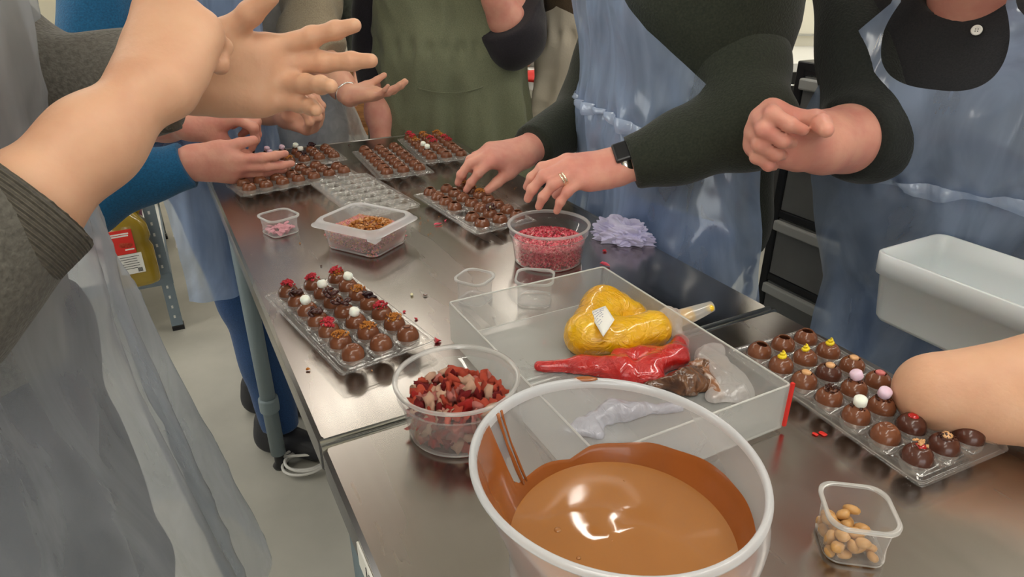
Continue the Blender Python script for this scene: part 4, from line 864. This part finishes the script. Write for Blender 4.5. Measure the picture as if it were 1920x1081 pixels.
# --- person 2: blue fleece, far left corner of the table ---
p2 = Person('person in a blue fleece top and jeans at the far left table corner', (-.765, 1.70), (.95, -.30), 'skin_rosy', bulk=.9, feet=[(-.09, -.06), (.06, .10)], hair='hair_grey')
shR, elR, wrR = p2.arm('R', W(150, 375, 1.28), W(356, 305, 1.30), dict(dr=W(460, 318, 1.33)-W(356, 305, 1.30), th=(-.1, -.45, 1), curls=[(12, 10, 5), (12, 8, 5), (14, 10, 5), (16, 14, 8)], splay=(4, 1, -2, -6), thumb=(24, 10, 5, 5), s=.98), r0=.045, r1=.029)
shL, elL, wrL = p2.arm('L', W(215, 225, 1.48), W(350, 232, 1.40), dict(dr=W(420, 208, 1.40)-W(350, 232, 1.40), th=(.2, -1, -.45), curls=[(52, 58, 25), (55, 60, 25), (62, 64, 30), (66, 66, 30)], thumb=(30, 40, 20, 20), s=1.08), r0=.045, r1=.029)
p2.body(.003)
sleeve(p2.o, [shR, elR, elR+(wrR-elR)*.97], [.068, .064, .042], 'blue_fleece', .006, .004, 40, 5, cuff=('blue_fleece', .05, .002))
sleeve(p2.o, [shL, elL, elL+(wrL-elL)*.55], [.068, .056, .043], 'blue_fleece', .006, .004, 40, 6)
p2.top('blue_fleece'); p2.trousers('jeans', h=.009)
p2.apron('apron_blue', zb=.55, th=((-60, 85), (-90, 90), (-38, 38)), flare=.04, seed=5)
# --- person 3: beige sweater, pinching ---
p3 = Person('person in a beige sweater pinching a topping over a tray', (-.75, 2.10), (.46, -.89), 'skin', lean=.12, headtilt=38)
shR, elR, wrR = p3.arm('R', W(395, 172, 1.72), W(542, 216, 1.60), dict(dr=W(602, 236, 1.55)-W(542, 216, 1.60), th=(-.25, -.9, -.35), curls=[(48, 52, 22), (50, 58, 25), (58, 66, 30), (60, 66, 30)], thumb=(26, 42, 22, 20), s=1.0), r0=.044, r1=.028)
shL, elL, wrL = p3.arm('L', W(600, 108, 1.75), W(655, 180, 1.68), dict(dr=(1, -.1, .05), th=(.25, 1, .12), curls=[(12, 14, 8), (14, 14, 8), (14, 14, 8), (18, 18, 10)], thumb=(40, 15, 10, 10), s=.80), r0=.040, r1=.026)
p3.body(.0032)
sleeve(p3.o, [shR, elR, elR+(wrR-elR)*.35], [.070, .060, .050], 'beige_knit', .007, .005, 40, 7)
sleeve(p3.o, [shL, elL+[-.02, 0, .02], elL+(wrL-elL)*.15], [.078, .070, .054], 'beige_knit', .007, .008, 45, 8)
br = MB(); ax = nrm(wrL-elL); b1 = nrm(np.cross(ax, [0, 0, 1])); b2 = np.cross(ax, b1); bc = wrL-ax*.015-p3.c
br.tube([bc+(b1*math.cos(t)+b2*math.sin(t))*.029 for t in np.arange(20)*2*np.pi/20], .0024, 8, True).build('bracelet', 'chrome', p3.o)
p3.top('beige_knit', seed=9); p3.trousers('jeans', h=.012)
p3.apron('apron_white', zb=.55, seed=7, th=((-90, 90), (-95, 95), (-48, 48)))
# --- person 4: green apron ---
p4 = Person('person in a black top and olive green cloth apron', (-.185, 2.13), (.05, -1), 'skin_rosy', bulk=1.05, H=1.0)
shR, elR, wrR = p4.arm('R', W(702, 95, 2.05), W(714, 262, 1.96), dict(dr=(.02, -.2, -1), th=(.3, -1, .2), curls=REL), r0=.044, r1=.031)
shL, elL, wrL = p4.arm('L', W(962, 62, 1.90), W(918, -30, 1.78), dict(dr=(-.3, .3, .8), th=(0, 1, 0), curls=FIST), r0=.046, r1=.030)
p4.body(.004)
sleeve(p4.o, [shR, elR, elR+(wrR-elR)*.45], [.070, .060, .056], 'black_cloth', .008, .004, 35, 10)
sleeve(p4.o, [shL, elL, elL+(wrL-elL)*.30], [.085, .088, .072], 'black_cloth', .008, .005, 35, 11)
p4.top('black_cloth', seed=12); p4.trousers('dark_trousers', h=.014)
p4.apron('green_apron', zb=.50, zn=1.42, zs=1.50, th=((-90, 90), (-88, 84), (-50, 38)), off=.018, flare=.10, pleat=.012, seed=9, thick=.002, crink=.012)
pk = MB(); N_ = 24; rows = []
for z, dr in ((1.0, 0), (1.145, .0)):
    pass
cords = MB(); 
def on_front(p, ang, z, off): a = math.radians(ang); return p.L(0, 0, z)+(p.F*math.cos(a)+p.R*math.sin(a))*off-p.c
st_pts = [on_front(p4, a, 1.00-.020*math.cos(math.radians(a*2.2)), .168+.022*abs(math.sin(math.radians(a)))) for a in np.linspace(-32, 46, 16)]
cords.tube(st_pts, .0014, 6).build('pocket_seam', 'green_apron', p4.o)
# --- person 5: olive sweater, blue apron, watch and ring ---
c5 = Q(.775, .415)
p5 = Person('person in a dark olive sweater and blue plastic apron, with watch and ring', c5[:2], -U+V*.28, 'skin_rosy', bulk=1.12, lean=.03, headtilt=35, longhair=True)
wr5 = W(1158, 311, 1.03); el5 = W(1405, 232, 1.00)
shL, elL, wrL = p5.arm('L', el5, wr5, dict(dr=W(1062, 318, 1.00)-wr5, th=W(1075, 300, 1.06)-W(1075, 380, .98), curls=[(22, 34, 18), (26, 34, 18), (28, 32, 18), (32, 30, 18)], splay=(8, 2, -4, -12), thumb=(30, 40, 20, 15), s=.86, fat=1.06), sh=W(1340, 0, 1.10), r0=.044, r1=.027)
wr5r = W(985, 284, 1.30); el5r = W(1110, 205, 1.42)
shR, elR, wrR = p5.arm('R', el5r, wr5r, dict(dr=W(905, 288, 1.26)-wr5r, th=(.25, -1, -.35), curls=[(44, 16, 8), (26, 34, 20), (30, 40, 24), (36, 42, 24)], splay=(3, 1, -1, -3), thumb=(28, 26, 12, 10), s=.86, fat=1.08), r0=.044, r1=.028)
p5.body(.0022)
sleeve(p5.o, [shL, W(1378, 125, 1.05), elL, elL+(wrL-elL)*.50, elL+(wrL-elL)*.90], [.070, .074, .060, .048, .039], 'olive_knit', .006, .003, 35, 13)
sleeve(p5.o, [shR, elR, elR+(wrR-elR)*.90], [.074, .064, .041], 'olive_knit', .007, .004, 35, 14)
ax = nrm(wrL-elL); up_ = nrm(np.cross(ax, np.cross(W(1160, 250, 1.0)-W(1160, 350, 1.0), ax))); sd = np.cross(ax, up_); wc = wrL-ax*.010
wt = link('wristwatch', None, p5.o, wc-p5.c)
MB().loops([[(up_*math.cos(t)*.0265+sd*math.sin(t)*.0300+ax*z*.009)*f_ for t in np.arange(28)*2*np.pi/28] for z, f_ in ((-1, 1), (-1, 1.06), (1, 1.06), (1, 1), (-1, 1))]).build('strap', 'chrome', wt)
fc_ = nrm(up_*.45-sd*.9*np.sign((sd@(-ray(1160, 330)))*-1)); s2 = np.cross(ax, fc_); Rm = np.stack([ax, s2, fc_], 1)
MB().box(fc_*.031, (.012, .017, .004), Rm).build('watch_case', 'black_plastic', wt, smooth=False, bevel=.003)
X = nrm(W(1062, 318, 1.00)-wr5); Yt = W(1075, 300, 1.06)-W(1075, 380, .98); Y = nrm(Yt-(Yt@X)*X); Z = -np.cross(X, Y); s_ = .86
pb = np.array([.088, -.010, .0015]); a = math.radians(30); d = np.array([math.cos(a), math.sin(math.radians(-4))*math.cos(a), -math.sin(a)]); pc = pb+d*.024
rc = wr5+s_*(pc[0]*X+pc[1]*Y+pc[2]*Z); dw = nrm(d[0]*X+d[1]*Y+d[2]*Z); e1 = nrm(np.cross(dw, [0, 0, 1])); e2 = np.cross(dw, e1)
for o_ in (-.0022, .0022):
    MB().tube([rc-p5.c+dw*o_+(e1*math.cos(t)+e2*math.sin(t))*.0096 for t in np.arange(24)*2*np.pi/24], .0016, 8, True).build('finger_ring', 'silver_ring', p5.o)
p5.top('olive_knit', seed=15); p5.trousers('jeans', h=.012)
p5.apron('apron_blue', zb=.48, zw=1.08, zn=1.30, th=((-105, 100), (-98, 98), (-28, 28)), off=.015, flare=.16, pleat=.010, seed=11, tie='apron_fold')
# --- person 6: black polo, blue-grey apron, fist ---
c6 = W(1868, 300, 1.05); c6 = [c6[0], c6[1]]
p6 = Person('person in a black buttoned polo shirt and blue plastic apron, hand in a fist', c6, (-.72, -.69), 'skin_rosy', bulk=.98, H=.88, side=.14, lean=.20, headtilt=52, headoff=(-.035, .10))
shR, elR, wrR = p6.arm('R', W(1622, 255, .97), W(1508, 272, .90), dict(dr=W(1430, 235, .84)-W(1512, 272, .87), th=(.15, -.25, .9), curls=[(62, 75, 35), (70, 85, 45), (75, 88, 45), (78, 85, 45)], thumb=(46, 42, 20, 30), s=.93, fat=1.1), sh=W(1592, -60, 1.05), r0=.041, r1=.031)
shL, elL, wrL = p6.arm('L', p6.L(-.34, .05, 1.10), p6.L(-.37, .27, .98), dict(dr=p6.F*.5+p6.R*.8, th=(0, 0, 1), curls=REL), r0=.046, r1=.029)
p6.body(.0026)
sleeve(p6.o, [shR, elR, elR+(wrR-elR)*.30], [.056, .057, .048], 'dark_sleeve', .007, .004, 30, 16)
sleeve(p6.o, [shL, elL, elL+(wrL-elL)*.10], [.080, .068, .060], 'black_polo', .009, .004, 30, 17)
p6.top('black_polo', fa=.003, name='polo_shirt', seed=18, g=.010); p6.trousers('jeans', h=.012)
p6.apron('apron_blue', zb=.42, zw=1.17, zn=1.325, zs=1.50, npow=3.0, tie='apron_fold', th=((-70, 42), (-85, 62), (-52, 50)), off=.031, flare=.03, pleat=.006, seed=13)
# --- person 7: only the bare elbow reaches into the picture ---
S7 = np.array([.680, .530, 1.045])
p7 = Person('person whose bare bent elbow leans in over the right tray', (.76, .375), -U, 'skin_pale', bulk=.95, H=.765)
e7 = W(1752, 733, .655)
p7.arm('R', e7, e7+(W(2150, 800, .60)-e7)*.9, dict(dr=(.2, -.9, .1), th=(0, 0, 1), curls=REL), sh=S7, fine_up=True, r0=.0315, r1=.027)
shL, elL, wrL = p7.arm('L', p7.L(-.27, -.02, 1.16), p7.L(-.24, .08, .92), dict(dr=p7.F, th=(0, 0, 1), curls=REL))
p7.body(.003); p7.top('black_cloth'); p7.trousers('dark_trousers', h=.014)
# --- background people ---
p8 = Person('person in a dark green coat standing far behind the beige sweater', (-.92, 3.05), (.4, -1), 'skin', bulk=1.05)
for sd_ in 'RL':
    q = 1 if sd_ == 'R' else -1; a, b, c = p8.arm(sd_, p8.L(q*.26, .0, 1.12), p8.L(q*.24, .12, .90), dict(dr=(0, -.3, -1), th=p8.F, curls=REL)); 
    p8.__dict__.setdefault('arms', []).append((a, b, c))
p8.body(.006)
for i, (a, b, c) in enumerate(p8.arms): sleeve(p8.o, [a, b, b+(c-b)*.9], [.075, .065, .045], 'dark_coat', .010, .004, 30, 20+i)
p8.top('dark_coat', h=.012); p8.trousers('dark_trousers', h=.014)
p9 = Person('person in a brown sweater and beige apron at the back bench, turned away', (.255, 2.22), (-.25, .97), 'skin', bulk=.88)
for sd_ in 'RL':
    q = 1 if sd_ == 'R' else -1; a, b, c = p9.arm(sd_, p9.L(q*.26, .03, 1.14), p9.L(q*.16, .24, 1.02), dict(dr=p9.F, th=(0, 0, 1), curls=REL)); p9.__dict__.setdefault('arms', []).append((a, b, c))
p9.body(.006)
for i, (a, b, c) in enumerate(p9.arms): sleeve(p9.o, [a, b, b+(c-b)*.5], [.070, .060, .048], 'brown_knit', .010, .004, 30, 24+i)
p9.top('brown_knit', h=.012, zlo=1.10); p9.trousers('dark_trousers', h=.014)
p9.apron('tan_cloth', zb=.74, zw=1.12, zn=1.16, zs=1.20, th=((-170, 170), (-170, 170), (-150, 150)), off=.012, flare=.02, seed=15)
# polo details and button
bt = p6.L(0, .0, 1.36); 
# ---------------- background furniture ----------------
# white bin held in front of person 6
bl = W(1641, 469, .90); hb = .098
bn = empty('plastic_bin', bl, TA, 'white rectangular plastic bin held in front of the blue apron at the right', 'bin')
bw_, bl_ = .142, .34
bo = (bw_/2, -bl_/2)
def rr_(hx, hy, r, z): return [(x+bo[0], y+bo[1], z) for x, y, _ in rrect(hx, hy, r, z, 5)]
MB().loops([rr_(.01, .01, .002, -hb), rr_(bw_/2-.014, bl_/2-.014, .014, -hb), rr_(bw_/2-.010, bl_/2-.010, .016, -hb+.006), rr_(bw_/2-.004, bl_/2-.004, .016, -.030), rr_(bw_/2, bl_/2, .016, -.029), rr_(bw_/2+.001, bl_/2+.001, .016, -.001), rr_(bw_/2, bl_/2, .016, 0), rr_(bw_/2-.0035, bl_/2-.0035, .014, 0), rr_(bw_/2-.005, bl_/2-.005, .014, -.028), rr_(bw_/2-.013, bl_/2-.013, .012, -hb+.004), rr_(.01, .01, .002, -hb+.004)]).build('bin_body', 'bin_m', bn)
# black drawer tower with translucent drawers
u0 = 1.27; v1 = ((PU(1455, 345, u0)-D0)@V); 
dt = empty('drawer_tower', Q(u0+.20, v1-.24, 0), TA, 'black drawer tower with smoky drawers, behind the two aprons at the right', 'drawers')
hw, hd = .20, .24; ztp = 1.10; nz_ = 6; dh = (ztp-.06)/nz_
fr = MB()
for sx in (-1, 1):
    for sy in (-1, 1): fr.box((sx*(hw-.012), sy*(hd-.012), ztp/2+.01), (.012, .012, ztp/2-.01))
fr.box((0, 0, ztp), (hw, hd, .010))
for k in range(nz_+1):
    z = .05+k*dh
    for sy in (-1, 1): fr.box((0, sy*(hd-.012), z), (hw-.012, .008, .010))
    for sx in (-1, 1): fr.box((sx*(hw-.010), 0, z), (.008, hd-.012, .010))
fr.box((hw-.004, 0, ztp/2), (.003, hd-.02, ztp/2-.05))
fr.build('frame', 'black_plastic', dt, smooth=False, bevel=.003)
for k in range(nz_):
    z0, z1 = .05+k*dh+.012, .05+(k+1)*dh-.012; b = MB()
    b.box((-hw+.006, 0, (z0+z1)/2), (.0025, hd-.026, (z1-z0)/2)); b.box((0, 0, z0+.002), (hw-.022, hd-.028, .002))
    for s in (-1, 1): b.box((0, s*(hd-.028), (z0+z1)/2), (hw-.022, .002, (z1-z0)/2-.003))
    dw_ = b.build('drawer', 'drawer_film', dt, smooth=False)
    MB().box((-hw-.004, 0, z1-.016), (.008, hd-.022, .013)).build('handle', 'drawer_rim', dw_, smooth=False, bevel=.004)
    MB().box((.02, -.03, z0+.030), (hw-.07, hd-.09, .026)).build('contents', 'dark_coat' if k % 2 else 'crispbit', dw_, smooth=False, bevel=.01)
# black strap with metal rings hanging beside the drawers
hs = tag(link('hanging_strap', None, None, Q(u0-.02, v1+.018, 1.06)), 'black strap with shiny metal rings hanging left of the drawer tower', 'strap')
MB().loops([[(-.012+dx, .0, z), (.012+dx, 0, z), (.012+dx, .004, z), (-.012+dx, .004, z)] for z, dx in [(-.02*i, .004*math.sin(i*1.7)) for i in range(0, 34)]], True, True, True).build('webbing', 'black_cloth', hs, smooth=False)
for i in range(9):
    z = -.10-.055*i; r = .010+(.006 if i == 8 else 0)
    MB().tube([(r*.8*math.cos(t), -.006, z+r*1.3*math.sin(t)) for t in np.arange(18)*2*np.pi/18], .0028, 6, True).build('metal_ring', 'chrome', hs)
# back bench with glass bowl of chocolate
q0 = T(965, 140, TZ); bench = empty('back_bench', q0, TA, 'white topped steel bench at the back with a bowl of chocolate on it', 'bench')
MB().box((.38, .07, -.02), (.38, .45, .02)).build('benchtop', 'white_paint', bench, smooth=False, bevel=.004)
MB().box((.38, .07, -.09), (.36, .43, .05)).build('top_drawer_row', 'steel_edge', bench, smooth=False, bevel=.003)
for z in (-.17, -.27): MB().box((.38, .07, z), (.35, .42, .018)).build('rail', 'dark_under' if z == -.17 else 'wood', bench, smooth=False)
MB().box((.40, .07, -.34), (.33, .40, .045)).build('lower_panel', 'steel_edge', bench, smooth=False)
for sx in (.04, .72):
    for sy in (-.34, .48): MB().box((sx, sy, -.47), (.02, .02, .43)).build('leg', 'steel_edge', bench, smooth=False)
MB().box((.38, .07, -.72), (.34, .42, .012)).build('undershelf', 'steel_edge', bench, smooth=False)
gb = T(1000, 122, TZ+.001)
gbo = tag(link('glass_bowl', None, None, gb), 'clear glass bowl streaked with chocolate on the back bench', 'bowl')
prof = [(.045, 0), (.060, .012), (.085, .045), (.098, .085), (.102, .105)]
MB().lathe([(1e-4, .001)]+prof+[(.1035, .107), (.100, .106), (.096, .085), (.083, .047), (.058, .015), (1e-4, .006)], 40).build('glass', 'clear_rim', gbo)
cc = MB(); nA = 60
cc.loops([[((r-.003)*math.cos(a), (r-.003)*math.sin(a), z) for a in np.arange(nA)*2*np.pi/nA] for r, z in ((.058, .013), (.080, .040), (.085, .047))]+[[((.085+.013*t-.0035)*math.cos(a), (.085+.013*t-.0035)*math.sin(a), .047+.035*t*max(0, .5+.5*math.sin(3*a+2)+.25*math.sin(7*a))) for a in np.arange(nA)*2*np.pi/nA] for t in (.5, 1)]).build('chocolate_streaks', 'choc_pool', gbo)
MB().lathe([(1e-4, .046), (.081, .046)], 40).build('chocolate', 'choc_pool', gbo)
sp = tag(link('spatula', None, None, gb+[0, 0, .02]), 'red handled spatula standing in the glass bowl', 'spatula')
MB().tube([(.0, 0, .03), (.045, .02, .13)], .003, 8).build('shaft', 'chrome', sp); MB().tube([(.043, .02, .125), (.052, .024, .150), (.062, .028, .172)], [.005, .007, .006], 10).build('handle', 'redprint', sp)
for i, (x, y, m_, s_, lb_) in enumerate(((1010, 143, 'redprint', .045, 'red packet in front of the glass bowl'), (1035, 148, 'redbag', .040, 'glossy red bag at the right of the bench'), (985, 138, 'brownbag', .030, 'brown packet by the glass bowl'), (962, 126, 'redprint', .024, 'small red packet at the left bench end'), (1050, 152, 'white_paint', .026, 'white cup-shaped packet at the right end of the bench'), (1022, 128, 'straw_pink', .030, 'pink packet behind the red ones'))):
    tag(link('packet', blob_mesh('packet', m_, 1, 3, .3, 90+i, (s_*1.3, s_, s_*.45)), None, T(x, y, TZ+.018), .4*i), lb_, 'packet')
# white topped counter at the back right
ct = empty('back_counter', (2.08, 3.52, 0), 0, 'long white topped counter along the back right', 'counter')
MB().box((0, 0, TZ-.02), (1.15, .34, .02)).build('countertop', 'white_paint', ct, smooth=False, bevel=.004)
MB().box((0, .02, .45), (1.12, .30, .42)).build('carcass', 'dark_under', ct, smooth=False)
for i in range(4): 
    d_ = MB().box((-.84+.56*i, -.292, .45), (.272, .010, .41)).build('door', 'black_plastic', ct, smooth=False, bevel=.003)
    MB().tube([(-.84+.56*i-.1, -.315, .80), (-.84+.56*i+.1, -.315, .80)], .006, 8).build('handle', 'chrome', d_)
MB().box((0, .33, TZ+.35), (1.15, .008, .35)).build('splashback', 'wall_m', ct, smooth=False)
MB().box((0, .30, TZ+.06), (1.15, .02, .004)).build('ledge', 'steel_edge', ct, smooth=False)
# wooden chest far behind
wc_ = empty('wooden_chest', (-1.15, 5.9, 0), -.1, 'brown wooden chest standing on the pale floor far behind', 'chest')
MB().box((0, 0, .28), (.62, .25, .26)).build('carcass', 'wood', wc_, smooth=False, bevel=.006)
MB().box((0, -.26, .03), (.64, .02, .03)).build('plinth', 'wood', wc_, smooth=False, bevel=.004); MB().box((0, 0, .555), (.65, .28, .018)).build('lid', 'wood', wc_, smooth=False, bevel=.006)
for i in (-1, 0, 1): d_ = MB().box((i*.40, -.255, .28), (.18, .008, .19)).build('door_panel', 'wood', wc_, smooth=False, bevel=.004); MB().box((i*.40, -.262, .28), (.14, .006, .15)).build('raised_panel', 'wood', d_, smooth=False, bevel=.006)
# grey steel shelving at the left
fc0 = T(345, 615, 0); sh = empty('steel_shelving', fc0, TA, 'grey steel shelving with white boards at the left, holding an oil bottle', 'shelves')
SW, SD, SH = .50, 1.12, 1.80; mat('slate', (.20, .25, .29), rough=.45, spec=.5)
for sx, sy in ((0, 0), (-SW, 0), (0, SD), (-SW, SD)):
    dx = -1 if sx == 0 else 1; dy = 1 if sy == 0 else -1
    p_ = MB().box((sx+dx*.020, sy, SH/2+.01), (.020, .0012, SH/2-.01)).box((sx, sy+dy*.020, SH/2+.01), (.0012, .020, SH/2-.01)).build('post', 'slate', sh, smooth=False)
    MB().box((sx+dx*.018, sy+dy*.018, .008), (.022, .022, .008)).build('foot_cap', 'black_plastic', p_, smooth=False)
    sl = MB()
    for k in range(40):
        z = .06+k*.043; sl.box((sx+dx*.022, sy-dy*.0015, z), (.0035, .0006, .006))
    sl.build('slots', 'white_paint', p_, smooth=False)['kind'] = 'stuff'
for z in (.24, .78, 1.28, 1.78):
    MB().box((-SW/2, SD/2, z+.004), (SW/2-.003, SD/2-.003, .006)).build('shelf_board', 'white_paint', sh, smooth=False)
    for q in (0, SD): MB().box((-SW/2, q, z-.018), (SW/2, .003, .022)).box((-SW/2, q-(.003 if q == 0 else -.003), z-.018), (SW/2, .001, .003)).build('cross_beam', 'slate', sh, smooth=False)
    for q in (0, -SW): MB().box((q, SD/2, z-.018), (.003, SD/2, .022)).build('side_beam', 'slate', sh, smooth=False)
ob = T(262, 538, .252); s_ = 1.0
bo_ = tag(link('oil_bottle', None, None, ob+nrm([ob[0], ob[1], 0])*.055), 'large plastic bottle of golden oil with red and white label on the shelving', 'bottle'); bo_.rotation_euler = (0, 0, .55); bo_.scale = (1.1, 1.1, 1.1)
def bring(hx, hy, z, r=.03): return rrect(hx, hy, r, z, 6)
MB().loops([bring(.055, .045, 0), bring(.068, .055, .008), bring(.070, .057, .02), bring(.070, .057, .13), bring(.062, .050, .150), bring(.070, .056, .168), bring(.066, .054, .205), bring(.045, .040, .240), bring(.022, .022, .262, .02), bring(.020, .020, .280, .018)], True, True, True).build('bottle_body', 'oil', bo_)
MB().lathe([(.022, .280), (.023, .284), (.023, .302), (.020, .305), (1e-4, .305)], 20).build('cap', 'redprint', bo_)
MB().tube([(.045, 0, .235), (.062, 0, .262), (.050, 0, .288), (.022, 0, .286)], .008, 10).build('handle', 'oil', bo_)
def lab(z0, z1, x0, x1, m_, nm): return MB().box(((x0+x1)/2, -.0585, (z0+z1)/2), ((x1-x0)/2, .0012, (z1-z0)/2)).build(nm, m_, bo_, smooth=False)
l1 = lab(.125, .205, -.052, .018, 'redprint', 'red_label'); l2 = lab(.055, .123, -.040, .030, 'paper', 'white_label')
tx = MB()
for k, (z, x0, x1) in enumerate(((.193, -.046, .008), (.186, -.044, .006), (.139, -.012, .014))): MB().box(((x0+x1)/2, -.0600, z), ((x1-x0)/2, .0004, .0022)).build('lettering', 'paper', l1, smooth=False); link('picture', blob_mesh('pic', 'straw_orange', 1, 2, .2, 5, (.020, .0008, .010)), l1, (-.010, -.0600, .155))
tx = MB()
for k in range(6): tx.box((-.006-.004*(k % 2), -.0600, .114-.008*k), (.028-.004*(k % 3), .0004, .0008))
for k in range(7): tx.box((.010+.002*k, -.0600, .066), (.0006, .0004, .007))
tx.build('lettering', 'black_plastic', l2, smooth=False)
mat('flower_bag', (.62, .50, .50), rough=.5, col2=(.16, .05, .09), scale=16, lo=.48, hi=.56, bump=.001, bscale=40); mat('leaf_dark', (.02, .04, .02), rough=.5)
pb_ = T(205, 520, .25)+np.array([-.03, .14, 0]); fb = tag(link('patterned_bag', blob_mesh('bag', 'flower_bag', 1, 3, .18, 14, (.13, .09, .17)), None, pb_+[0, 0, .16]), 'bag with dark floral print on the shelving behind the oil bottle', 'bag')
for i in range(4): link('leaf', blob_mesh('leaf', 'leaf_dark', 1, 2, .1, 5, (.028, .004, .012)), fb, (.06+.02*i, -.09, -.13+.035*i), 0, (.2, .8*i, .3))
tag(link('dark_packet', blob_mesh('packet', 'brown_knit', 1, 3, .25, 17, (.12, .10, .07)), None, T(255, 395, .30)+np.array([0, .35, .06])), 'dark packet on the shelving behind the oil bottle', 'packet')
# second white shelf unit further back
s2_ = empty('white_shelf', T(322, 443, 0)+V*.12-U*.12, TA, 'low white shelf unit behind the steel shelving', 'shelves')
for z in (.30, .62): MB().box((-.20, .3, z), (.22, .3, .012)).build('shelf_board', 'white_paint', s2_, smooth=False)
for x in (-.01, -.39):
    for y in (.01, .59): MB().box((x, y, .33), (.012, .012, .33)).build('post', 'black_plastic' if False else 'slate', s2_, smooth=False)
# coiled cable by the table leg
cc_ = T(573, 872, .01); cb2 = tag(link('coiled_cable', None, None, cc_), 'coiled pale grey cable on the floor beside the table leg', 'cable')
pts = []
for k in range(110):
    t = k*.2; r = .050+.006*math.sin(t*.37); pts.append((r*1.15*math.cos(t), r*math.sin(t)*.9, .006+.0022*t*.4+.004*math.sin(t*1.3)+.0*k))
pts += [(.09, .02, .03), (.12, .04, .12), (.13, .05, .25)]
MB().tube(pts, .0042, 8).build('cord', 'cable_m', cb2)
# polo button, collar and chin seen at the right
def on_surf(p, ang, z, off=0.):
    a = math.radians(ang); d = p.F*math.cos(a)+p.R*math.sin(a); o = p.L(0, 0, z); rr = np.linspace(.02, .35, 200); dd = ev(p.torso(.010), o+d*rr[:, None]); r = rr[np.where(dd < 0)[0].max()]+off; return o+d*r, d
bpn, bd = on_surf(p6, -20, 1.405, .006)
bt = link('shirt_button', None, p6.o, bpn-p6.c); ez = nrm(bd+Zv*.35); ex = nrm(np.cross(Zv, ez)); ey = np.cross(ez, ex); bt.rotation_euler = Matrix(np.stack([ex, ey, ez], 1).tolist()).to_euler()
MB().lathe([(1e-4, .0008), (.004, .0008), (.0046, .002), (.0062, .0022), (.0068, .0008), (.0060, 0)], 28).build('disc', 'paper', bt)
hh_ = MB()
for x, y in ((-.0014, -.0014), (.0014, -.0014), (-.0014, .0014), (.0014, .0014)): hh_.lathe([(1e-5, .0012), (.0007, .0012), (.0007, .0006)], 8, (x, y, 0))
hh_.build('button_holes', 'black_plastic', bt)
